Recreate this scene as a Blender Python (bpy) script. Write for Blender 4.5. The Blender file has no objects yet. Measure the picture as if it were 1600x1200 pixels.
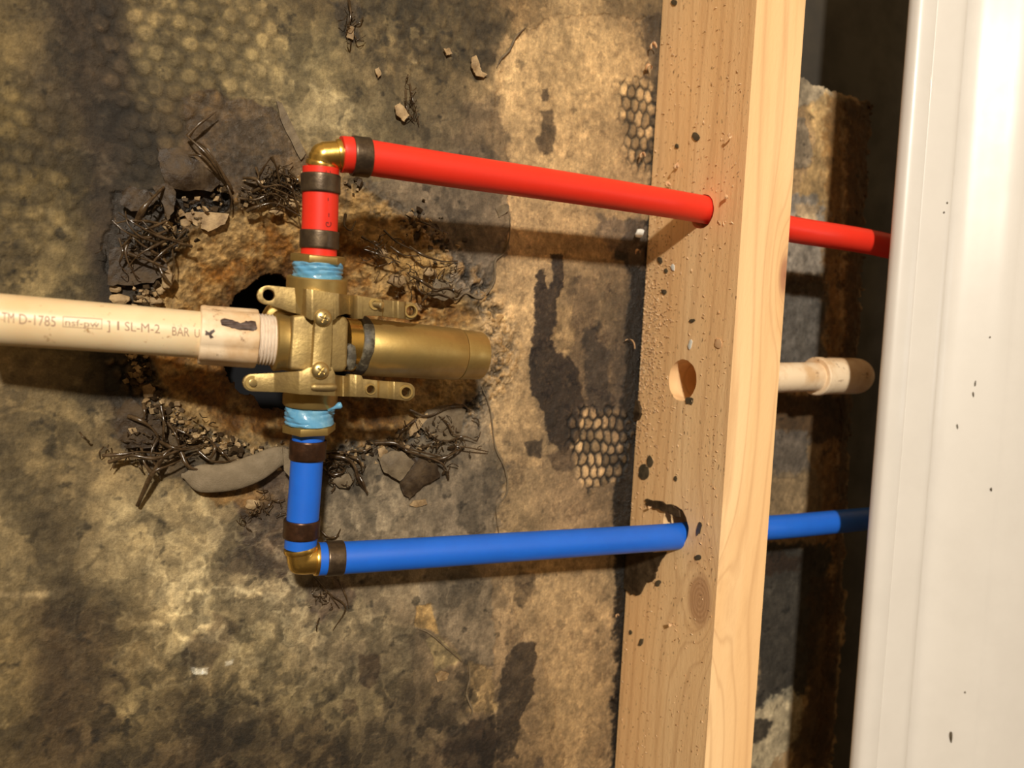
import bpy, bmesh, math, random
import numpy as np
from mathutils import Vector, Matrix
random.seed(7)
RNG = np.random.default_rng(11)
col = bpy.context.scene.collection
scene = bpy.context.scene

# ---------------------------------------------------------------- camera, world, lights, exposure
# World frame (metres): the mouldy board lies in y = 0, the stud's rear left corner is x = 0, z runs along the stud.
CM = np.array([[0.89074527, 0.4537146, -0.02675698],
               [-0.45127997, 0.8898934, 0.06660426],
               [0.05403018, -0.04725254, 0.99742064]])     # columns: right, forward, up
CP = np.array([-0.30836730, -0.41429622, 0.0])
FPX = 1156.0
cam_d = bpy.data.cameras.new('camera'); cam = bpy.data.objects.new('camera', cam_d); col.objects.link(cam)
scene.camera = cam
cam_d.sensor_width = 36; cam_d.lens = FPX * 36 / 1600; cam_d.clip_start = 0.01
mw = Matrix.Identity(4)
for i in range(3):
    mw[i][0] = CM[i, 0]; mw[i][1] = CM[i, 2]; mw[i][2] = -CM[i, 1]; mw[i][3] = CP[i]
cam.matrix_world = mw
cam_d.dof.use_dof = True; cam_d.dof.focus_distance = 0.40; cam_d.dof.aperture_fstop = 7.0

world = bpy.data.worlds.new('world'); scene.world = world; world.use_nodes = True
bg = world.node_tree.nodes['Background']
bg.inputs[1].default_value = 0.21
_t = world.node_tree; _tc = _t.nodes.new('ShaderNodeTexCoord'); _sx = _t.nodes.new('ShaderNodeSeparateXYZ'); _no = _t.nodes.new('ShaderNodeTexNoise')
_no.inputs['Scale'].default_value = 1.6; _no.inputs['Detail'].default_value = 1.5
_t.links.new(_tc.outputs['Generated'], _sx.inputs[0]); _t.links.new(_tc.outputs['Generated'], _no.inputs['Vector'])
_m = _t.nodes.new('ShaderNodeMath'); _m.operation = 'MULTIPLY_ADD'; _m.inputs[1].default_value = 0.42; _t.links.new(_sx.outputs[2], _m.inputs[0]); _t.links.new(_no.outputs['Fac'], _m.inputs[2])
_r = _t.nodes.new('ShaderNodeValToRGB'); _r.color_ramp.elements[0].position = 0.22; _r.color_ramp.elements[0].color = (0.17, 0.08, 0.022, 1)
_r.color_ramp.elements[1].position = 0.85; _r.color_ramp.elements[1].color = (2.4, 1.6, 0.75, 1)      # dim room below, pale ceiling above
_t.links.new(_m.outputs[0], _r.inputs[0]); _t.links.new(_r.outputs[0], bg.inputs[0])

def area(name, loc, target, size, power, color, size_y=None):
    d = bpy.data.lights.new(name, 'AREA'); d.size = size; d.energy = power; d.color = color
    if size_y: d.shape = 'RECTANGLE'; d.size_y = size_y
    o = bpy.data.objects.new(name, d); col.objects.link(o); o.location = loc
    o.rotation_euler = (Vector(target) - Vector(loc)).to_track_quat('-Z', 'Y').to_euler()
    return o
area('work_lamp', (-0.78, -1.93, 0.86), (-0.1, 0, 0), 0.10, 50.0, (1.0, 0.92, 0.79))
area('warm_fill', (-0.9, -2.2, 1.5), (0, 0, 0), 0.8, 4.5, (1.0, 0.74, 0.42))  # added soft warm fill from above, no real lamp
area('cool_fill', (1.4, -1.5, 0.1), (0.2, 0, 0), 0.5, 1.5, (0.9, 0.95, 1.0))  # unseen cool area light added on the right, no real window
scene.view_settings.view_transform = 'Standard'; scene.view_settings.look = 'None'
scene.view_settings.exposure = 0.0; scene.view_settings.gamma = 1.0
scene.view_settings.use_curve_mapping = False

# ---------------------------------------------------------------- helpers
def at(px, py, y):
    """point (metres) seen at photo pixel px,py lying in the plane y (mm)"""
    d = CM @ np.array([(px - 800) / FPX, 1, -(py - 600) / FPX])
    t = (y / 1000.0 - CP[1]) / d[1]
    return Vector(CP + t * d)
def on_side(px, py, x=0.0):
    d = CM @ np.array([(px - 800) / FPX, 1, -(py - 600) / FPX])
    t = (x - CP[0]) / d[0]
    return Vector(CP + t * d)
def lin(c):
    return tuple((v / 255 / 12.92) if v / 255 <= 0.04045 else ((v / 255 + 0.055) / 1.055) ** 2.4 for v in c[:3])
def link(name, me, m=None, parent=None, smooth=True):
    o = bpy.data.objects.new(name, me); col.objects.link(o)
    if m is not None: me.materials.append(m)
    if parent is not None: o.parent = parent
    if smooth:
        me.polygons.foreach_set('use_smooth', [True] * len(me.polygons))
    return o
def tag(o, label=None, cat=None, group=None, kind=None):
    if label: o['label'] = label
    if cat: o['category'] = cat
    if group: o['group'] = group
    if kind: o['kind'] = kind
    return o
def empty(name, label, cat, loc=(0, 0, 0), group=None):
    o = bpy.data.objects.new(name, None); col.objects.link(o); o.empty_display_size = 0.01
    o.location = loc; tag(o, label, cat, group); return o
def under(o, root):
    """parent o (built in world space) under root"""
    o.parent = root; o.matrix_parent_inverse = Matrix.Translation(root.location).inverted(); return o
def mesh_from(name, v, f):
    me = bpy.data.meshes.new(name); me.from_pydata([tuple(p) for p in v], [], f); me.update(); return me
def frame(d):
    d = Vector(d).normalized()
    a = Vector((0, -1, 0)) if abs(d.y) < 0.9 else Vector((0, 0, 1))
    s = a.cross(d).normalized(); t = d.cross(s).normalized()
    return s, t                                  # t points towards -y for axes in the board plane
def lathe(A, B, prof, n=48, jig=None, phase=0.0):
    """prof: list of (distance in mm from A, radius mm); returns verts, faces"""
    A = Vector(A); B = Vector(B); d = (B - A).normalized(); s, t = frame(d)
    v = []; f = []
    for k, (q, r) in enumerate(prof):
        for i in range(n):
            a = 2 * math.pi * i / n + phase
            rr = r + (jig(k, i, a) if jig and r > 0.01 else 0)
            v.append(A + d * (q / 1000) + (s * math.cos(a) + t * math.sin(a)) * (rr / 1000))
    for k in range(len(prof) - 1):
        for i in range(n):
            j = (i + 1) % n
            f.append((k * n + i, k * n + j, (k + 1) * n + j, (k + 1) * n + i))
    if prof[0][1] > 0.01: f.append(tuple(reversed(range(n))))
    if prof[-1][1] > 0.01: f.append(tuple((len(prof) - 1) * n + i for i in range(n)))
    return v, f
def sharp(o, ang=35):
    me = o.data
    bm = bmesh.new(); bm.from_mesh(me)
    for e in bm.edges:
        if len(e.link_faces) == 2 and e.calc_face_angle(0) > math.radians(ang): e.smooth = False
    bmesh.ops.recalc_face_normals(bm, faces=bm.faces)
    bm.to_mesh(me); bm.free(); return o
def lathe_obj(name, A, B, prof, m, parent=None, n=48, **k):
    v, f = lathe(A, B, prof, n, **k)
    o = link(name, mesh_from(name, v, f), m)
    sharp(o)
    if parent is not None: under(o, parent)
    return o
BOXF = [(0, 1, 2, 3), (7, 6, 5, 4), (0, 4, 5, 1), (3, 2, 6, 7), (0, 3, 7, 4), (1, 5, 6, 2)]
def box(x0, x1, y0, y1, z0, z1):
    return [(x0, y0, z0), (x1, y0, z0), (x1, y0, z1), (x0, y0, z1), (x0, y1, z0), (x1, y1, z0), (x1, y1, z1), (x0, y1, z1)], BOXF
def dist(A, B): return (Vector(B) - Vector(A)).length * 1000
def catmull(P, k=8):
    P = [Vector(p) for p in P]; out = []
    Q = [P[0] * 2 - P[1]] + P + [P[-1] * 2 - P[-2]]
    for i in range(1, len(Q) - 2):
        for j in range(k):
            t = j / k; a, b, c, d = Q[i - 1:i + 3]
            out.append(0.5 * ((2 * b) + (c - a) * t + (2 * a - 5 * b + 4 * c - d) * t * t + (3 * b - a - 3 * c + d) * t ** 3))
    out.append(P[-1]); return out
def sweep(P, r, n=32, flat=1.0, closed=True):
    P = [Vector(p) for p in P]; v = []; f = []
    d0 = (P[1] - P[0]).normalized(); s, t = frame(d0)
    for k, p in enumerate(P):
        d = ((P[min(k + 1, len(P) - 1)] - P[max(k - 1, 0)])).normalized()
        s = (s - d * s.dot(d)).normalized(); t = d.cross(s).normalized()
        rr = r(k / (len(P) - 1)) if callable(r) else r
        for i in range(n):
            a = 2 * math.pi * i / n
            v.append(p + s * (math.cos(a) * rr / 1000) + t * (math.sin(a) * rr * flat / 1000))
    for k in range(len(P) - 1):
        for i in range(n):
            j = (i + 1) % n
            f.append((k * n + i, k * n + j, (k + 1) * n + j, (k + 1) * n + i))
    if closed:
        f.append(tuple(reversed(range(n)))); f.append(tuple((len(P) - 1) * n + i for i in range(n)))
    return v, f
def sweep_obj(name, P, r, m, parent=None, n=32, **k):
    v, f = sweep(P, r, n, **k)
    o = link(name, mesh_from(name, v, f), m); sharp(o, 50)
    if parent is not None: under(o, parent)
    return o
def bake(o, cutters=(), bevel=0, seg=2, remesh=None):
    """apply booleans and a bevel, drop the cutters"""
    for c in cutters:
        md = o.modifiers.new('b', 'BOOLEAN'); md.operation = 'DIFFERENCE'; md.object = c; md.solver = 'EXACT'
    if bevel:
        md = o.modifiers.new('v', 'BEVEL'); md.width = bevel / 1000; md.segments = seg; md.limit_method = 'ANGLE'
        md.angle_limit = math.radians(40)
    bpy.context.view_layer.update()
    dg = bpy.context.evaluated_depsgraph_get()
    me = bpy.data.meshes.new_from_object(o.evaluated_get(dg))
    o.modifiers.clear(); old = o.data; o.data = me; bpy.data.meshes.remove(old)
    for c in cutters: bpy.data.objects.remove(c)
    me.polygons.foreach_set('use_smooth', [True] * len(me.polygons))
    sharp(o, 30); return o
def cyl_cut(A, B, r, n=32, jig=None):
    v, f = lathe(A, B, [(0, r), (dist(A, B) / 2, r), (dist(A, B), r)], n, jig=jig)
    o = link('cutter', mesh_from('cutter', v, f)); sharp(o); return o

# ---- node materials
def mat(name, base, rough=0.5, metal=0.0, spec=0.5, coat=0.0, sss=0.0):
    m = bpy.data.materials.new(name); m.use_nodes = True; b = m.node_tree.nodes['Principled BSDF']
    b.inputs['Base Color'].default_value = (*base, 1); b.inputs['Roughness'].default_value = rough
    b.inputs['Metallic'].default_value = metal; b.inputs['Specular IOR Level'].default_value = spec
    b.inputs['Coat Weight'].default_value = coat
    if sss:
        b.inputs['Subsurface Weight'].default_value = sss; b.inputs['Subsurface Scale'].default_value = 0.002
    return m
class NT:
    def __init__(s, m): s.t = m.node_tree; s.b = s.t.nodes['Principled BSDF']
    def n(s, ty, **k):
        x = s.t.nodes.new(ty)
        for a, b in k.items(): setattr(x, a, b)
        return x
    def l(s, a, b): s.t.links.new(a, b)
    def coords(s, scale=(1, 1, 1)):
        g = s.n('ShaderNodeNewGeometry'); mp = s.n('ShaderNodeMapping'); mp.inputs['Scale'].default_value = scale
        s.l(g.outputs['Position'], mp.inputs['Vector']); return mp.outputs[0]
    def noise(s, vec, scale, detail=5, rough=0.6, dist=0.0):
        x = s.n('ShaderNodeTexNoise'); x.inputs['Scale'].default_value = scale; x.inputs['Detail'].default_value = detail
        x.inputs['Roughness'].default_value = rough; x.inputs['Distortion'].default_value = dist; s.l(vec, x.inputs['Vector']); return x.outputs['Fac']
    def ramp(s, fac, stops):
        r = s.n('ShaderNodeValToRGB'); e = r.color_ramp.elements
        while len(e) > 1: e.remove(e[-1])
        e[0].position = stops[0][0]; e[0].color = (*stops[0][1], 1)
        for p, c in stops[1:]:
            q = e.new(p); q.color = (*c, 1)
        s.l(fac, r.inputs[0]); return r.outputs[0]
    def mix(s, fac, a, b, mode='MIX'):
        x = s.n('ShaderNodeMix', data_type='RGBA', blend_type=mode)
        for sock, v in ((x.inputs[0], fac), (x.inputs[6], a), (x.inputs[7], b)):
            if isinstance(v, (int, float)): sock.default_value = v
            elif isinstance(v, tuple): sock.default_value = (*v, 1)
            else: s.l(v, sock)
        return x.outputs[2]
    def math(s, op, a, b=0.0, c=0.0, clamp=False):
        x = s.n('ShaderNodeMath', operation=op, use_clamp=clamp)
        for i, v in enumerate((a, b, c)):
            if isinstance(v, (int, float)): x.inputs[i].default_value = v
            else: s.l(v, x.inputs[i])
        return x.outputs[0]
    def bump(s, h, strength=0.3, dist=0.001, prev=None):
        x = s.n('ShaderNodeBump'); x.inputs['Strength'].default_value = strength; x.inputs['Distance'].default_value = dist
        s.l(h, x.inputs['Height'])
        if prev is not None: s.l(prev, x.inputs['Normal'])
        return x.outputs[0]
    def g(s, v): return (v, v, v)

def speckled(name, a, b, scale, rough=(0.4, 0.6), metal=0.0, lo=0.4, hi=0.65, bump=0.1, bd=0.0003, coat=0, sss=0):
    m = mat(name, a, rough[0], metal, coat=coat, sss=sss); T = NT(m); v = T.coords()
    f = T.noise(v, scale, 6, 0.65)
    k = T.ramp(f, [(lo, (0, 0, 0)), (hi, (1, 1, 1))])
    T.l(T.mix(k, a, b), T.b.inputs['Base Color'])
    r = T.n('ShaderNodeMapRange'); r.inputs[3].default_value = rough[0]; r.inputs[4].default_value = rough[1]
    T.l(f, r.inputs[0]); r.inputs[1].default_value = 0.35; r.inputs[2].default_value = 0.7
    T.l(r.outputs[0], T.b.inputs['Roughness'])
    f2 = T.noise(v, scale * 7, 3)
    T.l(T.bump(f2, bump, bd), T.b.inputs['Normal']); return m

M = {}
M['red'] = speckled('red_pex', (0.83, 0.035, 0.016), (0.78, 0.03, 0.014), 40, (0.38, 0.46), bump=0.04, sss=0.15)
M['blue'] = speckled('blue_pex', (0.014, 0.145, 0.72), (0.012, 0.13, 0.66), 40, (0.38, 0.46), bump=0.04, sss=0.15)
M['brass'] = speckled('brass', (0.56, 0.40, 0.145), (0.42, 0.28, 0.09), 70, (0.36, 0.52), 0.85, 0.42, 0.7, 0.15)
M['brass_dull'] = speckled('aged_brass', (0.45, 0.325, 0.130), (0.29, 0.205, 0.085), 75, (0.42, 0.60), 0.8, 0.4, 0.6, 0.35, 0.0004)
M['brass_bright'] = speckled('bright_brass', (0.80, 0.53, 0.14), (0.62, 0.36, 0.08), 60, (0.22, 0.34), 0.95, 0.45, 0.7, 0.12)
M['crimp'] = speckled('bronze_crimp', (0.105, 0.075, 0.05), (0.17, 0.12, 0.07), 160, (0.30, 0.48), 0.75, 0.45, 0.7, 0.2)
M['copper'] = speckled('copper_crimp', (0.075, 0.038, 0.022), (0.13, 0.06, 0.03), 160, (0.28, 0.45), 0.75, 0.45, 0.7, 0.2)
M['steel'] = speckled('worn_steel', (0.66, 0.52, 0.26), (0.5, 0.37, 0.15), 200, (0.25, 0.4), 0.9)
M['sealant'] = speckled('blue_sealant', (0.12, 0.36, 0.60), (0.20, 0.45, 0.64), 120, (0.16, 0.30), 0, 0.45, 0.62, 0.3, coat=0.5)
M['grey_seal'] = speckled('grey_sealant', (0.045, 0.036, 0.022), (0.16, 0.14, 0.095), 200, (0.45, 0.7), 0, 0.45, 0.62, 0.4)
M['thread'] = speckled('white_thread', (0.80, 0.68, 0.55), (0.66, 0.50, 0.36), 200, (0.4, 0.6), 0, 0.5, 0.75)
M['ink'] = mat('print_ink', (0.36, 0.22, 0.14), 0.6)
M['ink_dark'] = mat('dark_print', (0.10, 0.012, 0.012), 0.6)
M['dark_smear'] = speckled('dark_smear', (0.045, 0.025, 0.02), (0.10, 0.06, 0.045), 300, (0.3, 0.5))
M['dark_void'] = mat('cavity_shade', (0.010, 0.0105, 0.0125), 0.9, spec=0.15)
M['strand'] = speckled('wet_strand', (0.035, 0.020, 0.009), (0.10, 0.062, 0.03), 200, (0.14, 0.34), coat=0.15)
M['flap'] = speckled('torn_paper', (0.115, 0.082, 0.046), (0.20, 0.15, 0.088), 150, (0.6, 0.8), 0, 0.4, 0.65, 0.5, 0.0006)
M['flap_dark'] = speckled('wet_torn_paper', (0.030, 0.018, 0.009), (0.085, 0.055, 0.028), 120, (0.42, 0.7), 0, 0.4, 0.65, 0.5, 0.0006)
M['flap_dark'].node_tree.nodes['Principled BSDF'].inputs['Specular IOR Level'].default_value = 0.25
M['flap_grey'] = speckled('grey_felt_paper', (0.19, 0.145, 0.088), (0.25, 0.195, 0.125), 200, (0.8, 0.9), 0, 0.4, 0.65, 0.6, 0.0006)
M['stone'] = speckled('plaster_chunk', (0.20, 0.125, 0.055), (0.50, 0.35, 0.18), 110, (0.6, 0.8), 0, 0.4, 0.65, 0.6, 0.0008)
M['shaving'] = speckled('wood_curl', (0.66, 0.38, 0.19), (0.74, 0.50, 0.28), 120, (0.5, 0.65))
M['dark_flake'] = speckled('dark_flake', (0.060, 0.048, 0.030), (0.11, 0.085, 0.05), 200, (0.3, 0.6))
M['white_bit'] = mat('white_chip', (0.75, 0.77, 0.72), 0.4)

# PVC
def pvc_mat():
    m = mat('cream_pvc', (0.80, 0.62, 0.38), 0.38, sss=0.1); T = NT(m); v = T.coords()
    f = T.noise(v, 260, 4, 0.7); g = T.noise(v, 25, 4)
    base = T.mix(T.ramp(g, [(0.42, (0, 0, 0)), (0.7, (1, 1, 1))]), (0.86, 0.69, 0.44), (0.78, 0.57, 0.32))
    T.l(T.mix(T.ramp(f, [(0.63, (0, 0, 0)), (0.72, (1, 1, 1))]), base, (0.40, 0.22, 0.09)), T.b.inputs['Base Color'])
    return m
M['pvc'] = pvc_mat()
def dirty_pvc():
    m = mat('stained_pvc', (0.8, 0.65, 0.4), 0.45); T = NT(m); v = T.coords()
    f = T.noise(v, 130, 6, 0.75); g = T.noise(v, 45, 4)
    base = T.mix(T.ramp(g, [(0.42, (0, 0, 0)), (0.62, (1, 1, 1))]), (0.90, 0.72, 0.50), (0.70, 0.47, 0.26))
    T.l(T.mix(T.ramp(f, [(0.60, (0, 0, 0)), (0.68, (1, 1, 1))]), base, (0.22, 0.11, 0.05)), T.b.inputs['Base Color'])
    T.l(T.bump(f, 0.4, 0.0005), T.b.inputs['Normal']); return m
M['pvc_dirty'] = dirty_pvc()

# ---- wood
KNOT = on_side(1093, 938); KNOT_F = at(1226, 430, -88.9)
def wood():
    m = mat('pine_stud', (0.6, 0.4, 0.2), 0.6); T = NT(m)
    g = T.n('ShaderNodeNewGeometry'); pos = g.outputs['Position']
    def knot_d(K, sc):
        mp = T.n('ShaderNodeMapping'); mp.inputs['Scale'].default_value = sc
        mp.inputs['Location'].default_value = tuple(-K[i] * sc[i] for i in range(3)); T.l(pos, mp.inputs['Vector'])
        ln = T.n('ShaderNodeVectorMath', operation='LENGTH'); T.l(mp.outputs[0], ln.inputs[0]); return ln.outputs['Value']
    k1 = knot_d(KNOT, (1, 1, 0.62)); k2 = knot_d(KNOT_F, (1.4, 0.4, 0.5))
    # the grain bends round the knots
    w1 = T.math('MULTIPLY', T.math('EXPONENT', T.math('MULTIPLY', k1, -75.0)), 0.040)
    w2 = T.math('MULTIPLY', T.math('EXPONENT', T.math('MULTIPLY', k2, -110.0)), 0.025)
    warp = T.math('ADD', w1, w2)
    mp = T.n('ShaderNodeMapping'); mp.inputs['Scale'].default_value = (1, 1, 0.05); T.l(pos, mp.inputs['Vector'])
    off = T.n('ShaderNodeCombineXYZ'); T.l(warp, off.inputs[0]); T.l(warp, off.inputs[1]); T.l(T.math('MULTIPLY', warp, 0.2), off.inputs[2])
    ad = T.n('ShaderNodeVectorMath', operation='ADD'); T.l(mp.outputs[0], ad.inputs[0]); T.l(off.outputs[0], ad.inputs[1]); v = ad.outputs[0]
    big = T.noise(v, 30, 3, 0.5, 0.4); mid = T.noise(v, 150, 4, 0.6); fine = T.noise(v, 900, 3, 0.6)
    sp = T.n('ShaderNodeSeparateXYZ'); T.l(v, sp.inputs[0])
    ring = T.math('SINE', T.math('MULTIPLY', T.math('ADD', T.math('ADD', sp.outputs[1], T.math('MULTIPLY', sp.outputs[0], 0.8)), T.math('MULTIPLY', big, 0.05)), 560.0))
    ring = T.math('POWER', T.math('MULTIPLY_ADD', ring, 0.5, 0.5), 9.0)
    c = T.mix(T.ramp(big, [(0.35, (0, 0, 0)), (0.65, (1, 1, 1))]), lin((254, 216, 164)), lin((242, 196, 140)))
    c = T.mix(T.math('MULTIPLY', ring, 0.30), c, lin((190, 142, 96)))
    c = T.mix(T.math('MULTIPLY', T.ramp(mid, [(0.5, (0, 0, 0)), (0.75, (1, 1, 1))]), 0.30), c, lin((198, 150, 104)))
    # sparse dark pores, mostly on the rough side face
    pv = T.n('ShaderNodeMapping'); pv.inputs['Scale'].default_value = (1, 1, 0.35); T.l(pos, pv.inputs['Vector'])
    pore = T.noise(pv.outputs[0], 650, 2, 0.5); patch = T.noise(pos, 28, 3)
    nx = T.n('ShaderNodeSeparateXYZ'); T.l(g.outputs['True Normal'], nx.inputs[0])
    side = T.math('GREATER_THAN', T.math('ABSOLUTE', nx.outputs[0]), 0.6)
    pm = T.math('MULTIPLY', T.ramp(T.math('MULTIPLY_ADD', patch, 0.22, pore), [(0.775, (0, 0, 0)), (0.83, (1, 1, 1))]), side)
    c = T.mix(T.math('MULTIPLY', pm, 0.8), c, lin((84, 58, 36)))
    lp = T.noise(pv.outputs[0], 420, 4, 0.7)
    lm = T.math('MULTIPLY', T.ramp(T.math('MULTIPLY_ADD', patch, 0.35, lp), [(0.80, (0, 0, 0)), (0.88, (1, 1, 1))]), side)
    c = T.mix(T.math('MULTIPLY', lm, 0.6), c, lin((240, 208, 160)))
    # knots
    kr = T.math('SINE', T.math('MULTIPLY', k1, 3200.0))
    kc = T.mix(T.math('MULTIPLY_ADD', kr, 0.25, 0.4), lin((214, 170, 126)), lin((176, 132, 92)))
    c = T.mix(T.ramp(k1, [(0.0085, (1, 1, 1)), (0.0105, (0, 0, 0))]), c, kc)
    rim = T.ramp(k1, [(0.0082, (0, 0, 0)), (0.0092, (1, 1, 1)), (0.0100, (0, 0, 0))]); c = T.mix(T.math('MULTIPLY', rim, 0.5), c, lin((110, 72, 44)))
    c = T.mix(T.math('MULTIPLY', T.ramp(k2, [(0.003, (1, 1, 1)), (0.0085, (0, 0, 0))]), 0.85), c, lin((150, 84, 60)))
    T.l(c, T.b.inputs['Base Color'])
    b = T.bump(lp, 0.35, 0.0008); b = T.bump(fine, 0.12, 0.0005, b); T.l(b, T.b.inputs['Normal'])
    return m
M['wood'] = wood()

# ================================================================ the mouldy board (wall)
def vnoise(x, z, s, seed, octv=4, gain=0.5):
    """fractal value noise in [-1,1]; s = feature size (mm)"""
    out = np.zeros_like(x); amp = 1.0; tot = 0
    for o in range(octv):
        r = np.random.default_rng(seed * 31 + o); L = r.uniform(-1, 1, (256, 256))
        u = x / s + 13.7 * o + seed; w = z / s + 7.3 * o + seed * 2
        iu = np.floor(u).astype(int); iw = np.floor(w).astype(int); fu = u - iu; fw = w - iw
        fu = fu * fu * (3 - 2 * fu); fw = fw * fw * (3 - 2 * fw)
        a = L[iu % 256, iw % 256]; b = L[(iu + 1) % 256, iw % 256]; c = L[iu % 256, (iw + 1) % 256]; d = L[(iu + 1) % 256, (iw + 1) % 256]
        out += amp * ((a * (1 - fu) + b * fu) * (1 - fw) + (c * (1 - fu) + d * fu) * fw)
        tot += amp; amp *= gain; s = s / 2
    return out / tot * 1.6
def sstep(a, b, v):
    t = np.clip((v - a) / (b - a), 0, 1); return t * t * (3 - 2 * t)
def pix(X, Y, Z):
    q = np.stack([X / 1000 - CP[0], Y / 1000 - CP[1], Z / 1000 - CP[2]], -1) @ CM
    return 800 + FPX * q[..., 0] / q[..., 1], 600 - FPX * q[..., 2] / q[..., 1]
def poly_sd(px, py, P):
    """signed distance (px, negative inside)"""
    d = np.full(px.shape, 1e9); ins = np.zeros(px.shape, bool); n = len(P)
    for i in range(n):
        ax, ay = P[i]; bx, by = P[(i + 1) % n]; ex, ey = bx - ax, by - ay
        t = np.clip(((px - ax) * ex + (py - ay) * ey) / (ex * ex + ey * ey + 1e-9), 0, 1)
        d = np.minimum(d, np.hypot(px - ax - t * ex, py - ay - t * ey))
        c = ((ay > py) != (by > py)) & (px < (bx - ax) * (py - ay) / (by - ay + 1e-12) + ax)
        ins ^= c
    return np.where(ins, -d, d)
def hexcell(x, z, p):
    """(distance to nearest cell centre)/p, edge distance/p, cell random, x offset, z offset"""
    sx, sz = p, p * math.sqrt(3)
    best = np.full(x.shape, 9e9); second = best.copy(); rid = np.zeros(x.shape)
    for ox, oz in ((0, 0), (0.5, 0.5)):
        for dx in (-1, 0, 1):
            for dz in ((0,) if False else (-1, 0, 1)):
                i = np.floor(x / sx - ox + 0.5) + dx; k = np.floor(z / sz - oz + 0.5) + dz
                h = np.sin(i * 127.1 + k * 311.7 + ox * 74.7) * 43758.5453; h = h - np.floor(h)
                h2 = np.sin(i * 269.5 + k * 183.3 + ox * 31.1) * 24634.6345; h2 = h2 - np.floor(h2)
                cx = (i + ox + (h - .5) * .22) * sx; cz = (k + oz + (h2 - .5) * .12) * sz
                dd = np.hypot(x - cx, z - cz)
                m = dd < best
                second = np.where(m, best, np.minimum(second, dd)); rid = np.where(m, h, rid); best = np.where(m, dd, best)
    return best / p, (second - best) / p, rid

# base tone of the stained paper, one sample about every 100 px of the photograph
BASE = """120 100 60|85 70 48|110 92 58|135 115 72|130 110 70|95 78 48|100 85 55|85 70 45|120 95 60|170 140 95|110 90 60
110 92 55|72 60 42|105 90 58|115 98 62|130 112 72|135 118 78|110 92 60|90 75 48|165 135 92|180 148 100|150 122 82
105 88 50|82 68 44|70 58 40|85 68 42|130 112 75|140 122 82|125 108 72|100 85 60|175 145 100|178 145 98|130 105 72
105 88 52|100 84 50|60 50 34|70 54 32|85 65 40|150 115 65|120 102 72|115 98 76|165 135 95|170 138 95|140 112 78
112 94 58|115 98 62|62 50 34|110 85 45|110 85 45|110 85 45|155 120 65|125 108 84|185 150 105|150 122 84|100 80 56
115 98 62|110 95 62|88 72 46|150 115 65|110 80 40|100 75 35|150 115 60|165 135 90|180 147 100|130 106 74|80 66 50
120 100 65|112 94 60|72 58 40|150 115 60|100 70 32|75 52 24|110 78 34|150 120 80|168 138 95|115 92 66|72 60 48
128 108 70|135 114 74|120 98 62|115 92 54|130 108 70|112 96 72|108 92 68|118 102 80|150 124 88|140 115 82|84 68 52
135 116 78|112 94 62|148 128 88|142 122 84|118 100 70|128 110 80|128 110 80|112 97 77|155 128 90|148 120 86|90 74 54
124 106 70|112 94 62|132 114 78|155 134 94|152 132 96|134 116 86|128 110 82|118 102 78|152 125 88|154 126 88|90 74 54
122 102 64|72 57 36|118 98 62|138 120 82|140 122 84|134 116 84|110 94 70|130 108 78|150 122 86|150 122 85|84 68 50
105 88 54|74 58 36|106 89 56|104 86 55|126 108 72|116 100 68|96 82 56|100 80 56|138 112 78|148 120 80|76 60 44
95 78 48|80 64 40|92 76 48|74 58 36|80 64 40|70 56 36|84 70 48|80 64 46|110 88 60|140 112 75|66 53 40"""
BASE = np.array([[[float(c) for c in q.split()] for q in r.split('|')] for r in BASE.split('\n')])
def base_tone(px, py):
    u = np.clip(px / 100, 0, 9.999); w = np.clip(py / 100, 0, 11.999); i = u.astype(int); k = w.astype(int); fu = (u - i)[..., None]; fw = (w - k)[..., None]
    fu = fu * fu * (3 - 2 * fu); fw = fw * fw * (3 - 2 * fw)
    return (BASE[k, i] * (1 - fu) + BASE[k, i + 1] * fu) * (1 - fw) + (BASE[k + 1, i] * (1 - fu) + BASE[k + 1, i + 1] * fu) * fw

C_IN = (470, 545)       # middle of the hole round the valve
def radial(px, py, pts):
    a0 = np.array([math.atan2(y - C_IN[1], x - C_IN[0]) for x, y in pts]); r0 = np.array([math.hypot(x - C_IN[0], y - C_IN[1]) for x, y in pts])
    o = np.argsort(a0); a0 = a0[o]; r0 = r0[o]
    a0 = np.concatenate([a0 - 2 * math.pi, a0, a0 + 2 * math.pi]); r0 = np.concatenate([r0] * 3)
    return np.interp(np.arctan2(py - C_IN[1], px - C_IN[0]), a0, r0)
HOLE_IN = [(350, 545), (356, 495), (383, 455), (428, 424), (470, 434), (520, 455), (560, 492), (578, 540), (566, 590), (525, 628), (470, 642), (415, 638), (374, 600)]
HOLE_OUT = [(232, 540), (240, 470), (270, 400), (320, 345), (400, 318), (480, 305), (560, 318), (640, 372), (700, 430), (745, 490), (762, 560), (745, 610), (700, 640), (640, 672), (560, 690), (480, 700), (400, 690), (320, 668), (262, 625)]

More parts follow.
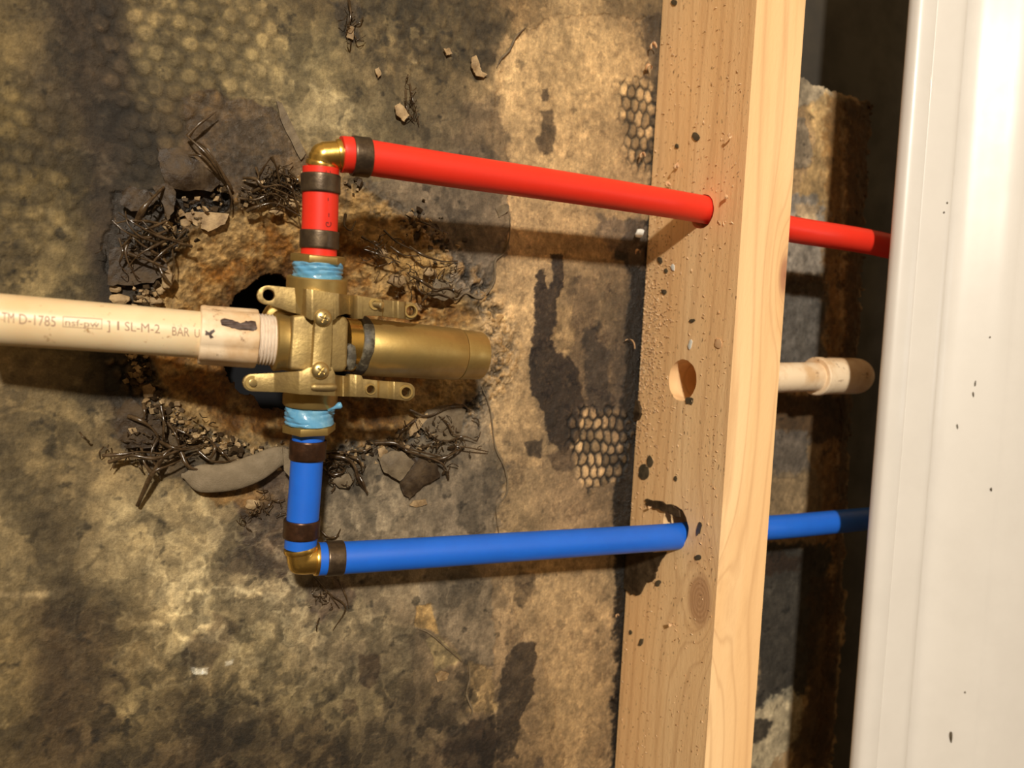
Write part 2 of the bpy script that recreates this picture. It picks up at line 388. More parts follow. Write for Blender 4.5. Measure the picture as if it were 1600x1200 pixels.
def polys_into(ctx, items):
    """items: (polygon, rgb, strength, height mm, edge px, warp px, wet)"""
    px, py, X, Z, colr, H, wet = ctx
    for n, (P, c, st, h, e, wp, wt) in enumerate(items):
        xs = [p[0] for p in P]; ys = [p[1] for p in P]; pad = 30 + wp
        m = (px > min(xs) - pad) & (px < max(xs) + pad) & (py > min(ys) - pad) & (py < max(ys) + pad)
        if not m.any(): continue
        a = px[m]; b = py[m]; xx = X[m]; zz = Z[m]
        a = a + (vnoise(xx, zz, 10, 50 + n, 3, 0.6) + .55 * vnoise(xx, zz, 3, 51 + n, 4, 0.7)) * wp; b = b + (vnoise(xx, zz, 10, 90 + n, 3, 0.6) + .55 * vnoise(xx, zz, 3, 91 + n, 4, 0.7)) * wp; e = e * .7
        d = poly_sd(a, b, P); k = sstep(e, -e, d) * st
        if c is not None: colr[m] = colr[m] * (1 - k[:, None]) + np.array(c, float) * k[:, None] * (1 + 0.12 * vnoise(xx, zz, 5, 7, 3))[:, None]
        if h: H[m] += h * sstep(1.5, -1.5, d)
        if wt: wet[m] = np.maximum(wet[m], wt * k)

TAN = (186, 152, 104); TAN2 = (160, 130, 90); GREY = (102, 88, 70); GREY2 = (92, 78, 62); DARK = (62, 50, 38); DK2 = (46, 37, 28); BRN = (84, 64, 40); BLOOM = (172, 152, 112)
GOLD = (150, 104, 44)
LEFT_POLYS = [
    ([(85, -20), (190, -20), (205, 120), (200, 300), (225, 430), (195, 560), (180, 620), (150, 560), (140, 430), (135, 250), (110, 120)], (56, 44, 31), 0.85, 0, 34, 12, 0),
    # big exposed tan board right of the valve
    ([(812, 50), (850, 30), (930, 20), (1020, 30), (1020, 330), (990, 420), (930, 400), (800, 420), (760, 470), (760, 560), (775, 640), (790, 720), (780, 820), (830, 860), (1000, 860), (1000, 1200), (880, 1200), (860, 1050), (800, 960), (770, 870), (780, 790), (770, 700), (752, 610), (748, 520), (730, 460), (755, 430), (792, 360), (795, 250), (770, 190), (780, 110)], TAN, 0.45, -0.7, 3, 7, 0),
    ([(795, 240), (800, 180), (770, 150), (785, 90), (820, 45), (870, 35), (960, 40), (1000, 110), (960, 250), (900, 300), (800, 250)], (198, 164, 112), 0.5, 0, 20, 15, 0),
    ([(770, 420), (850, 400), (838, 500), (825, 560), (832, 640), (850, 680), (840, 740), (800, 720), (775, 700), (755, 640), (760, 560), (770, 520), (740, 470)], (196, 160, 110), 0.55, 0, 4, 6, 0),
    # dark vertical stains
    ([(835, 430), (850, 425), (850, 450), (862, 440), (862, 395), (882, 398), (880, 440), (870, 470), (868, 505), (862, 530), (870, 555), (892, 560), (905, 585), (912, 640), (903, 680), (885, 710), (858, 695), (850, 660), (845, 640), (830, 620), (826, 560), (835, 500), (832, 460)], (54, 42, 32), 0.95, 0.3, 2, 5, 0.15),
    ([(905, 430), (930, 440), (955, 600), (960, 640), (940, 650), (918, 630), (900, 560), (880, 560), (872, 520), (890, 440)], (112, 90, 64), 0.75, 0, 8, 8, 0),
    ([(868, 480), (892, 470), (900, 540), (880, 560), (865, 530)], (158, 128, 86), 0.9, 0, 4, 4, 0),
    ([(912, 520), (940, 500), (950, 560), (955, 640), (935, 648), (918, 630)], (56, 47, 39), 0.8, 0, 8, 8, 0.2),
    ([(845, 175), (862, 172), (868, 205), (866, 240), (848, 240), (836, 222), (848, 205)], (92, 74, 52), 0.85, 0, 3, 4, 0),
    ([(846, 140), (856, 138), (855, 158), (846, 158)], (88, 70, 50), 0.8, 0, 2, 3, 0),
    ([(820, 693), (850, 690), (848, 715), (826, 712)], DARK, 0.8, 0, 3, 4, 0), ([(850, 708), (900, 700), (895, 735), (870, 738)], (86, 68, 50), 0.8, 0, 4, 5, 0),
    ([(800, 1010), (835, 1005), (832, 1050), (836, 1085), (815, 1120), (808, 1180), (780, 1190), (775, 1130), (780, 1070)], (60, 48, 35), 0.9, 0.3, 2, 5, 0.15),
    ([(735, 1125), (772, 1115), (780, 1150), (770, 1200), (690, 1200), (700, 1150)], (50, 38, 27), 0.9, 0.2, 5, 6, 0.1),
    ([(802, 900), (835, 895), (830, 930), (818, 955), (806, 940)], (90, 72, 50), 0.7, 0, 3, 4, 0),
    ([(838, 1185), (850, 1182), (850, 1205), (835, 1205)], (84, 68, 52), 0.8, 0, 3, 3, 0),
    # black rotten strip next to the stud
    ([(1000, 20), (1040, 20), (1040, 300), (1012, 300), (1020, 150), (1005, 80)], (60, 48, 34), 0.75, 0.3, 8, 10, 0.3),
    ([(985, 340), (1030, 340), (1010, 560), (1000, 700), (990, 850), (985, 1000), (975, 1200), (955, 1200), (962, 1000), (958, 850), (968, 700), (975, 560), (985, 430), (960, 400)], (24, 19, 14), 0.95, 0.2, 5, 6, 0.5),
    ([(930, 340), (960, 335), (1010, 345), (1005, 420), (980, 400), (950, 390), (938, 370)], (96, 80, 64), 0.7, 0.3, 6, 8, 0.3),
    # grey paper layer right of the crater
    ([(690, 240), (760, 230), (790, 250), (797, 330), (795, 370), (790, 395), (775, 410), (770, 440), (745, 470), (725, 458), (712, 470), (700, 450), (690, 395), (660, 370), (600, 320), (560, 285), (640, 270)], GREY, 0.75, 0.6, 2, 5, 0),
    ([(700, 390), (782, 380), (788, 398), (775, 408), (772, 440), (748, 468), (728, 457), (712, 466), (702, 440), (694, 400)], (124, 108, 88), 0.8, 0.3, 2, 4, 0),
    ([(720, 160), (780, 150), (795, 240), (790, 300), (740, 260), (715, 230)], (92, 76, 56), 0.6, 0, 10, 10, 0),
    ([(500, 692), (560, 680), (640, 680), (720, 640), (752, 600), (768, 640), (775, 700), (790, 740), (792, 770), (775, 800), (780, 850), (520, 850), (500, 780)], (116, 102, 82), 0.7, 0.5, 3, 6, 0),
    ([(740, 735), (795, 725), (790, 765), (776, 790), (780, 835), (700, 838), (705, 780)], (96, 84, 68), 0.6, 0, 6, 8, 0),
    ([(655, 945), (672, 940), (685, 985), (720, 1025), (735, 1045), (770, 1045), (768, 900), (700, 890), (660, 900)], (112, 98, 78), 0.7, 0.4, 3, 5, 0),
    ([(652, 945), (672, 942), (684, 990), (650, 982)], (168, 132, 76), 0.9, -0.6, 1.5, 3, 0),
    ([(684, 992), (722, 1030), (712, 1040), (680, 1050), (665, 1000)], (142, 122, 80), 0.8, -0.4, 2, 4, 0),
    ([(732, 1035), (768, 1045), (775, 1110), (735, 1115), (725, 1100), (732, 1080)], (158, 128, 82), 0.8, -0.4, 2, 4, 0),
    ([(680, 1050), (725, 1035), (730, 1090), (740, 1150), (690, 1160), (640, 1180), (560, 1160), (600, 1100), (660, 1060)], (84, 70, 50), 0.55, 0, 10, 12, 0),
    ([(562, 1024), (592, 1022), (595, 1050), (580, 1075), (562, 1072)], (70, 55, 38), 0.85, 0, 2, 3, 0),
    ([(535, 1095), (556, 1092), (560, 1110), (548, 1120), (536, 1115)], (80, 64, 44), 0.75, 0, 2, 3, 0),
    ([(595, 1000), (620, 1005), (625, 1040), (600, 1030)], (90, 75, 54), 0.6, 0, 5, 6, 0),
    # top centre dark gathering
    ([(520, 0), (565, 0), (560, 60), (550, 70), (535, 55)], (58, 46, 30), 0.8, 0.4, 4, 6, 0.3),
    ([(555, 0), (770, 0), (800, 30), (800, 50), (770, 70), (750, 110), (725, 130), (700, 90), (640, 60), (570, 70)], (74, 62, 40), 0.6, 0, 12, 12, 0),
    ([(745, 40), (790, 30), (770, 95), (750, 120), (735, 100)], (62, 52, 36), 0.6, 0, 8, 8, 0),
    ([(430, 150), (470, 160), (520, 140), (560, 170), (560, 215), (500, 210), (450, 200)], (165, 146, 104), 0.5, 0, 12, 14, 0),
    ([(385, 150), (435, 150), (480, 240), (470, 250), (430, 160)], (150, 130, 88), 0.6, 0.5, 3, 4, 0),
    # wet brown patch upper left of crater
    ([(285, 150), (330, 140), (385, 160), (430, 165), (455, 210), (480, 250), (478, 290), (430, 300), (300, 300), (270, 300), (245, 235), (285, 230), (290, 190)], (78, 58, 34), 0.85, 0.5, 3, 5, 0.5),
    ([(285, 150), (340, 145), (345, 175), (300, 180)], (112, 84, 44), 0.7, 0, 6, 6, 0.2),
    ([(175, 300), (240, 290), (330, 310), (300, 350), (270, 400), (235, 440), (170, 445), (160, 380)], (40, 31, 21), 0.85, -1.0, 5, 8, 0.5),
    ([(270, 300), (355, 292), (362, 315), (350, 335), (275, 338)], (40, 27, 13), 0.9, -3.0, 3, 4, 0.3),
    ([(160, 570), (215, 560), (240, 620), (262, 690), (240, 720), (190, 700), (180, 640)], (48, 38, 26), 0.8, -0.6, 5, 7, 0.4),
    ([(190, 600), (240, 640), (330, 690), (440, 720), (440, 760), (300, 760), (200, 720), (180, 680)], (70, 54, 34), 0.7, 0, 8, 10, 0.4),
    ([(430, 690), (470, 690), (470, 860), (440, 900), (380, 880), (370, 790)], (66, 50, 38), 0.75, 0.2, 8, 12, 0.4),  # shade left of the short blue pipe, painted into the board
    ([(300, 755), (400, 750), (430, 780), (400, 800), (340, 790)], (112, 78, 34), 0.7, 0, 6, 8, 0.1),
    ([(345, 870), (390, 850), (440, 870), (450, 900), (400, 905), (350, 895)], (76, 62, 46), 0.6, 0, 8, 10, 0.1),
    ([(480, 910), (520, 900), (560, 930), (540, 960), (500, 975), (485, 950)], (78, 60, 46), 0.7, 0, 5, 8, 0.2),  # lower elbow's cast shadow, painted into the board
    ([(510, 760), (560, 750), (640, 780), (600, 830), (520, 840)], (134, 118, 94), 0.6, 0, 10, 12, 0),
    ([(297, 1042), (328, 1042), (326, 1052), (302, 1052)], (235, 228, 205), 0.9, 0.4, 2, 2, 0.9), ([(350, 1034), (364, 1030), (362, 1038), (352, 1041)], (220, 210, 185), 0.8, 0.3, 2, 2, 0.9),  # two white glints, painted as pale glossy spots
    ([(0, 918), (80, 922), (80, 930), (0, 926)], (176, 152, 108), 0.6, 0, 4, 4, 0.2),
    # blotches low left
    ([(60, 950), (180, 960), (190, 1100), (120, 1200), (60, 1120)], (64, 50, 32), 0.55, 0, 20, 20, 0),
    ([(280, 1120), (420, 1100), (520, 1140), (560, 1200), (280, 1200)], (58, 46, 30), 0.6, 0, 15, 18, 0),
    ([(280, 880), (330, 860), (345, 930), (330, 1010), (290, 1020), (270, 960)], (172, 152, 108), 0.55, 0, 12, 12, 0),
    ([(340, 960), (380, 975), (330, 1040), (285, 1040), (280, 1020)], (88, 72, 50), 0.6, 0, 8, 8, 0.2),
    ([(215, 880), (250, 830), (330, 820), (330, 870), (240, 920)], (160, 140, 98), 0.35, 0, 15, 12, 0),
    ([(500, 960), (560, 940), (640, 980), (640, 1060), (560, 1010), (480, 1000)], (150, 132, 94), 0.4, 0, 12, 14, 0),
]
def board(name, x0, x1, z0, z1, step, polys, hole=True, right=False):
    nx = int((x1 - x0) / step) + 1; nz = int((z1 - z0) / step) + 1
    X, Z = np.meshgrid(np.linspace(x0, x1, nx), np.linspace(z0, z1, nz), indexing='ij')
    px, py = pix(X, np.zeros_like(X), Z)
    wx = X + 3 * vnoise(X, Z, 18, 1); wz = Z + 3 * vnoise(X, Z, 18, 2)
    H = 0.5 * vnoise(X, Z, 40, 3, 3) + 0.30 * vnoise(X, Z, 7, 4, 4, 0.6); wet = np.full(X.shape, 0.08)
    if not right:
        colr = base_tone(px + 14 * vnoise(X, Z, 14, 5), py + 14 * vnoise(X, Z, 14, 6))
    else:
        colr = np.full(X.shape + (3,), 1.0) * np.array(TAN2)
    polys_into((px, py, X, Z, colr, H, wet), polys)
    # mould mottling
    n1 = vnoise(X, Z, 22, 21, 5, 0.6); n2 = vnoise(X, Z, 6, 22, 4, 0.6); n3 = vnoise(X, Z * 0.5, 2.2, 23, 3, 0.7)
    cl = 1 - 0.45 * sstep(760, 830, px) * (1 if not right else 0); k = np.exp(0.20 * n1 * cl + 0.13 * n2 * cl + 0.09 * n3); colr *= k[..., None]
    sp = sstep(0.66, 1.05, vnoise(X, Z, 7, 24, 4, 0.6) + 0.35 * n1); colr *= (1 - 0.38 * sp * cl)[..., None]
    bl = sstep(0.50, 0.95, vnoise(X, Z, 9, 25, 5, 0.65)) * (px < 720); colr += (np.array([20, 19, 16]) * bl[..., None])
    if not right:
        ux = X + 7 * vnoise(X, Z, 12, 61, 4, 0.6); uz = Z + 7 * vnoise(X, Z, 12, 62, 4, 0.6)
        paper = sstep(820, 700, px)
        a1 = vnoise(ux, uz * 0.8, 20, 63, 3); colr *= (1 - 0.24 * sstep(0.14, 0.40, a1) * (0.35 + 0.65 * paper))[..., None]
        a2 = vnoise(ux, uz, 8, 64, 3); colr *= (1 - 0.14 * sstep(0.28, 0.45, a2) * (0.5 + 0.5 * paper))[..., None]
        a3 = 1 - np.abs(vnoise(ux, uz, 16, 65, 3)) * 2.2; zone = np.exp(-(((px - 370) / 260) ** 2 + ((py - 930) / 190) ** 2)) + 0.5 * np.exp(-(((px - 520) / 130) ** 2 + ((py - 170) / 110) ** 2))
        colr += np.array([40, 38, 31]) * (sstep(0.45, 1.0, a3) * zone)[..., None] + np.array([26, 25, 20]) * (zone * sstep(0, 0.6, vnoise(ux, uz, 5, 66, 4, 0.65)))[..., None]
        f1, ed, rid = hexcell(ux * 1.0, uz * 0.62, 7.5); dap = sstep(0.50, 0.40, f1) * (rid > 0.45)
        zd = sstep(1010, 1090, py + 25 * n1) * sstep(60, 200, px) * sstep(860, 760, px) * 0.55 + 0.55 * np.exp(-(((px - 640) / 110) ** 2 + ((py - 60) / 70) ** 2))
        colr *= (1 - 0.42 * dap * zd)[..., None]; colr += np.array([22, 20, 13]) * (zd * sstep(0.5, 0.4, f1) * (rid < 0.25))[..., None]
        tanz = sstep(740, 800, px) * sstep(1010, 960, px); colr += (np.array([20, 16, 10]) * (tanz * sstep(0.25, 0.7, vnoise(X, Z, 2.6, 67, 4, 0.7)))[..., None]) - (np.array([20, 18, 13]) * (tanz * sstep(0.35, 0.75, vnoise(ux, uz, 6, 68, 4, 0.65)))[..., None])
    gr = colr.mean(-1, keepdims=True); colr = (gr + 0.88 * (colr - gr)) * 1.02
    # honeycomb left by tile adhesive
    if not right:
        f1, ed, rid = hexcell(X + 0.5 * vnoise(X, Z, 20, 8), Z + 0.5 * vnoise(X, Z, 20, 9), 9.8)
        dome = sstep(0.50, 0.22, f1)
        def region(P, e): return sstep(e, -e, poly_sd(px + 12 * n2, py + 12 * n2, P))
        rA = np.maximum(region([(130, -20), (420, -20), (440, 60), (400, 140), (280, 260), (190, 300), (180, 200), (140, 90)], 30), 0)
        rB = np.maximum(region([(-60, 130), (90, 130), (140, 330), (100, 400), (-60, 420)], 25), region([(560, -20), (790, -20), (760, 90), (640, 130), (560, 90)], 30)) * 0.8
        k = (rA * 0.9 + rB * 0.75)
        H += k * 1.0 * (dome - 0.4)
        colr *= (1 + k * (0.34 * dome * (0.3 + 1.2 * rid) - 0.20 - 0.15 * rB * (rid > 0.75)))[..., None]
        f1, ed, rid = hexcell(X + 1.1 * vnoise(X, Z, 9, 8), Z * 0.70 + 1.1 * vnoise(X, Z, 9, 9), 6.4)
        rE = np.maximum(region([(885, 655), (900, 640), (960, 635), (985, 650), (975, 745), (950, 765), (915, 768), (900, 740)], 5), region([(965, 130), (1000, 120), (1030, 140), (1020, 270), (985, 260), (975, 220)], 8) * 0.75)
        rE = np.maximum(rE, region([(170, 570), (225, 560), (235, 620), (215, 640)], 6))
        crack = sstep(0.24, 0.10, ed + 0.05 * n2)
        H += rE * (1.3 * sstep(0, 0.45, ed) - 0.5); colr = colr * (1 - rE * (0.60 * crack))[..., None]; colr += np.array([34, 27, 17]) * (rE * sstep(0.3, 0.5, ed))[..., None]
        colr = colr * (1 - rE * (0.42 - 0.75 * rid) * 0.8)[..., None]
        # left of the valve the paper bellies towards the room, with a flat trough beside it
        H += 9 * sstep(150, -60, px) * 1.0 - 2.5 * np.exp(-((px - 175) / 60) ** 2) * (py < 720)
        # long furrow
    if hole:
        ww = 9 * vnoise(X, Z, 10, 31, 4, 0.6)
        r = np.hypot(px - C_IN[0], py - C_IN[1]) + ww
        ri = radial(px, py, HOLE_IN); ro = radial(px, py, HOLE_OUT)
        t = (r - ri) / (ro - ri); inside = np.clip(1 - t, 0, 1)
        band = sstep(1.02, 0.90, t)
        # crumbled plaster funnel, rusty near the bottom, sandy at the lip
        gy = vnoise(X, Z, 10, 33, 5, 0.6); g2 = vnoise(X, Z, 2.5, 34, 4, 0.7)
        low = sstep(560, 620, py + 14 * gy)[..., None]  # lower slope, darkened in colour for the shade under the sleeve
        sand = np.array([150, 120, 74.0]); rust = np.array([128, 84, 30.0]); deep = np.array([58, 38, 16.0])
        mixv = sstep(-0.35, 0.45, gy + 0.5 * (t - 0.5))[..., None]
        cc = rust * (1 - mixv) + sand * mixv
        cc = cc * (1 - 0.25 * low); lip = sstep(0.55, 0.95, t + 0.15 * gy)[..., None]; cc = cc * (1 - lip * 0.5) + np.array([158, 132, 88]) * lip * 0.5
        dk = sstep(0.35, 0.0, t)[..., None]; cc = cc * (1 - 0.55 * dk) + deep * 0.55 * dk  # recess shade painted in towards the hole
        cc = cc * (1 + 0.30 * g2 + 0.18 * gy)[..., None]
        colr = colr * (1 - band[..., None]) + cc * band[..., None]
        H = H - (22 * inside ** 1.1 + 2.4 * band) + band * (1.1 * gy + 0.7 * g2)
        # broken rubble ring just outside the lip
        ring = np.exp(-((t - 1.13) / 0.15) ** 2) * (1 - 0.5 * (py < 330) * (px > 480))
        sd = sstep(6, -6, poly_sd(px + ww, py + ww, [(540, 285), (575, 300), (640, 345), (700, 395), (712, 425), (690, 440), (640, 430), (590, 390), (550, 350)])) * 0.8
        colr = colr * (1 - sd[..., None]) + np.array([176, 140, 84]) * sd[..., None] * (1 + 0.2 * g2)[..., None]
        g3 = vnoise(X, Z, 4.0, 35, 4, 0.65)
        H += ring * 3.0 * g3; colr = colr * (1 - ring * 0.55 * sstep(-0.1, 0.5, -g3))[..., None] + (np.array([150, 112, 62]) - colr) * (ring * 0.65 * sstep(0.25, 0.55, g3))[..., None]
        wet = np.maximum(wet, ring * 0.8); wet = np.maximum(wet, band * 0.12)
        keep_v = t > 0.0
    else: keep_v = np.ones(X.shape, bool)
    if right:
        # ragged outer edge and upper edge of the remnant of board in the next bay
        yt = np.interp(px, [1180, 1250, 1290, 1362], [118, 122, 138, 158]); xe = np.interp(py, [150, 500, 700, 860, 1060, 1200], [1361, 1345, 1328, 1321, 1315, 1300])
        rg = 5 * vnoise(X, Z, 7, 41, 4, 0.6)
        keep_v = (py > yt + rg) & (px < xe + rg + 5 * np.maximum(0, vnoise(X, Z, 12, 44, 2)))
        rag = sstep(14, 0, np.minimum(py - yt - rg, xe + rg - px)); H -= 1.2 * rag
    colr = np.clip(colr, 6, 235) / 255
    L = np.where(colr <= 0.04045, colr / 12.92, ((colr + 0.055) / 1.055) ** 2.4)
    V = np.stack([X / 1000, -H / 1000, Z / 1000], -1).reshape(-1, 3)
    idx = np.arange(nx * nz).reshape(nx, nz)
    q = np.stack([idx[:-1, :-1], idx[1:, :-1], idx[1:, 1:], idx[:-1, 1:]], -1)
    kq = keep_v[:-1, :-1] & keep_v[1:, :-1] & keep_v[1:, 1:] & keep_v[:-1, 1:]
    F = q[kq]
    # thickness: back sheet 12 mm behind plus side walls along every open edge
    th = 0.006 if not right else 0.010
    used = np.zeros(nx * nz, bool); used[F.ravel()] = True
    E = np.concatenate([F[:, [0, 1]], F[:, [1, 2]], F[:, [2, 3]], F[:, [3, 0]]]); key = np.sort(E, 1); kk = key[:, 0].astype(np.int64) * (nx * nz) + key[:, 1]
    _, inv, cnt = np.unique(kk, return_inverse=True, return_counts=True); Bd = E[cnt[inv] == 1]
    bv = np.unique(Bd.ravel()); mp = -np.ones(nx * nz, int); mp[bv] = nx * nz + np.arange(len(bv))
    VB = V[bv].copy(); VB[:, 1] += th
    side = np.stack([Bd[:, 1], Bd[:, 0], mp[Bd[:, 0]], mp[Bd[:, 1]]], 1)
    V2 = np.concatenate([V, VB]); F2 = np.concatenate([F, side])
    C2 = np.concatenate([L.reshape(-1, 3), L.reshape(-1, 3)[bv] * 0.8]); W2 = np.concatenate([wet.ravel(), wet.ravel()[bv]])
    # compact
    us = np.zeros(len(V2), bool); us[F2.ravel()] = True; rm = np.cumsum(us) - 1; V2 = V2[us]; C2 = C2[us]; W2 = W2[us]; F2 = rm[F2]
    me = bpy.data.meshes.new(name); me.vertices.add(len(V2)); me.vertices.foreach_set('co', V2.astype(np.float32).ravel())
    me.loops.add(F2.size); me.loops.foreach_set('vertex_index', F2.astype(np.int32).ravel())
    me.polygons.add(len(F2)); me.polygons.foreach_set('loop_start', np.arange(0, F2.size, 4, dtype=np.int32)); me.polygons.foreach_set('loop_total', np.full(len(F2), 4, np.int32))
    me.update(calc_edges=True)
    ca = me.attributes.new('stain', 'FLOAT_COLOR', 'POINT'); ca.data.foreach_set('color', np.concatenate([C2, np.ones((len(C2), 1))], 1).astype(np.float32).ravel())  # stain colours, together with the painted shade and glints
    wa = me.attributes.new('wet', 'FLOAT', 'POINT'); wa.data.foreach_set('value', W2.astype(np.float32))
    me.polygons.foreach_set('use_smooth', [True] * len(F2))
    o = bpy.data.objects.new(name, me); col.objects.link(o); return o
def wall_mat():
    m = mat('mouldy_paper', (0.3, 0.2, 0.1), 0.7); T = NT(m)
    a = T.n('ShaderNodeAttribute'); a.attribute_name = 'stain'; w = T.n('ShaderNodeAttribute'); w.attribute_name = 'wet'
    v = T.coords(); f = T.noise(v, 900, 5, 0.75); g = T.noise(v, 300, 5, 0.7); sc = T.coords((1, 1, 0.25)); fib = T.noise(sc, 1100, 3, 0.7)
    k = T.math('ADD', T.math('MULTIPLY_ADD', f, 1.0, -0.5), T.math('MULTIPLY_ADD', g, 0.8, -0.4)); k = T.math('ADD', k, T.math('MULTIPLY_ADD', fib, 0.5, -0.25))
    k = T.math('ADD', k, 1.0, 0, True) if False else T.math('MAXIMUM', T.math('ADD', k, 1.0), 0.3)
    cb = T.n('ShaderNodeCombineColor')
    for i in range(3): T.l(k, cb.inputs[i])
    T.l(T.mix(1.0, a.outputs['Color'], cb.outputs[0], 'MULTIPLY'), T.b.inputs['Base Color'])
    wn = T.math('MULTIPLY', w.outputs['Fac'], T.ramp(g, [(0.4, (0.3, 0.3, 0.3)), (0.6, (1.4, 1.4, 1.4))]))
    r = T.math('MULTIPLY_ADD', wn, -0.75, 0.78, False); r = T.math('MAXIMUM', r, 0.16); T.l(r, T.b.inputs['Roughness'])
    T.b.inputs['Specular IOR Level'].default_value = 0.4
    b = T.bump(g, 0.8, 0.0012); b = T.bump(f, 0.5, 0.0006, b); T.l(b, T.b.inputs['Normal'])
    return m
M['wall'] = wall_mat()
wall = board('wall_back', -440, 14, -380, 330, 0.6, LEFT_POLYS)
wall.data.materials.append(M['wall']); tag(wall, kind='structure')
RIGHT_POLYS = [
    ([(1180, 110), (1300, 120), (1300, 180), (1285, 160), (1275, 175), (1268, 170), (1262, 165), (1240, 168), (1180, 180)], (150, 136, 112), 0.9, 0.6, 2, 4, 0),
    ([(1180, 180), (1255, 185), (1272, 245), (1262, 262), (1235, 262), (1180, 280)], (128, 114, 94), 0.85, 0.8, 2, 4, 0),
    ([(1262, 165), (1300, 140), (1300, 300), (1290, 330), (1240, 300), (1272, 250), (1268, 200)], (182, 148, 94), 0.8, 0, 5, 6, 0),
    ([(1180, 300), (1275, 305), (1290, 340), (1290, 430), (1180, 440)], (126, 122, 116), 0.8, 0.4, 6, 8, 0.1),
    ([(1240, 320), (1275, 320), (1280, 350), (1245, 345)], (190, 160, 118), 0.8, 0.2, 5, 6, 0),
    ([(1290, 150), (1320, 160), (1312, 500), (1300, 900), (1275, 900), (1290, 500), (1290, 330)], (128, 90, 44), 0.8, 0, 8, 8, 0),
    ([(1322, 155), (1370, 160), (1345, 500), (1320, 900), (1300, 1200), (1270, 1200), (1300, 900), (1320, 500)], (80, 54, 28), 0.85, 0.5, 6, 7, 0),
    ([(1180, 430), (1290, 440), (1290, 550), (1270, 600), (1180, 560)], (70, 70, 70), 0.85, 0, 8, 8, 0.25),
    ([(1180, 430), (1290, 430), (1290, 460), (1180, 460)], (52, 38, 22), 0.7, 0, 6, 6, 0),  # painted shadow band of the red pipe
    ([(1180, 610), (1330, 620), (1320, 690), (1180, 680)], (62, 42, 22), 0.8, 0, 8, 8, 0),  # painted shadow band under the cream pipe
    ([(1180, 670), (1260, 675), (1265, 740), (1180, 750)], (92, 84, 76), 0.85, 0.4, 5, 6, 0.1),
    ([(1180, 740), (1280, 735), (1285, 800), (1180, 830)], (134, 112, 80), 0.75, 0.2, 6, 6, 0),
    ([(1180, 850), (1300, 850), (1280, 1000), (1262, 1080), (1180, 1110)], (50, 47, 42), 0.95, 0, 8, 8, 0.1),
    ([(1180, 860), (1255, 870), (1250, 890), (1180, 900)], (44, 28, 16), 0.8, 0, 6, 6, 0),  # painted shadow band of the blue pipe
    ([(1180, 1100), (1240, 1075), (1262, 1100), (1250, 1150), (1210, 1200), (1160, 1210)], (176, 164, 134), 0.75, 0.3, 5, 9, 0),
    ([(1180, 1125), (1208, 1125), (1200, 1150), (1175, 1160)], (50, 44, 36), 0.9, 0, 3, 4, 0),
    ([(1265, 900), (1305, 900), (1290, 1200), (1235, 1200), (1262, 1080)], (66, 45, 24), 0.7, 0, 8, 8, 0),
]
wr = board('wall_right', 14.3, 260, -380, 260, 0.6, RIGHT_POLYS, hole=False, right=True)
wr.data.materials.append(M['wall']); tag(wr, kind='structure')
# near-black sheet far behind, the cavity's darkness put into its colour
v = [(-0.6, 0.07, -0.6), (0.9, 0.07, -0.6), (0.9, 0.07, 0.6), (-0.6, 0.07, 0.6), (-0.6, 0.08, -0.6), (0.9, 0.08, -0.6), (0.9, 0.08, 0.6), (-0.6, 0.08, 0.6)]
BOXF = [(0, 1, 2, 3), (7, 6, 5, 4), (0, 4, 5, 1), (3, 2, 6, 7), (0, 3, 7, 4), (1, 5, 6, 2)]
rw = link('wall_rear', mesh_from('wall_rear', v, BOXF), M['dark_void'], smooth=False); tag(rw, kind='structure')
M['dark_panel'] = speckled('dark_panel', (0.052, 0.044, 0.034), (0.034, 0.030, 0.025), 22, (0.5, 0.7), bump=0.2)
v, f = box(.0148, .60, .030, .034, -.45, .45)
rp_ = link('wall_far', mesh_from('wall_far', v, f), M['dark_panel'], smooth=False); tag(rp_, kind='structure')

# ================================================================ stud
v, f = box(0, .0381, -.0889, -.0012, -.40, .34)
stud = link('wall_stud', mesh_from('wall_stud', v, f), M['wood'])
tag(stud, 'pale pine stud standing upright in front of the mouldy board, drilled for the pipes', 'stud')
HR = on_side(1097, 331); HB = on_side(1056, 832); HE = on_side(1066, 594)
def jg(amp, ph): return lambda k, i, a: amp * (0.5 * math.sin(3 * a + ph) + 0.35 * math.sin(7 * a + 2 * ph) + 0.3 * math.sin(13 * a + ph))
cuts = [cyl_cut(p - Vector((.01, 0, 0)), p + Vector((.05, 0, 0)), r, 48, jg(a, ph)) for p, r, a, ph in ((HR, 10.4, .25, 1), (HB + Vector((0, .001, .004)), 12.5, .5, 2), (HE, 13.2, .25, 4))]
bake(stud, cuts, 0)
stud.modifiers.new('v', 'BEVEL').width = 0.0012; stud.modifiers['v'].segments = 3; stud.modifiers['v'].limit_method = 'ANGLE'; stud.modifiers['v'].angle_limit = 1.3

# ================================================================ pipes
YH = -57.0
def pipe_obj(name, P, m, label, cat='pipe', r=8.35):
    o = sweep_obj(name, P, r, m, n=48); tag(o, label, cat); return o
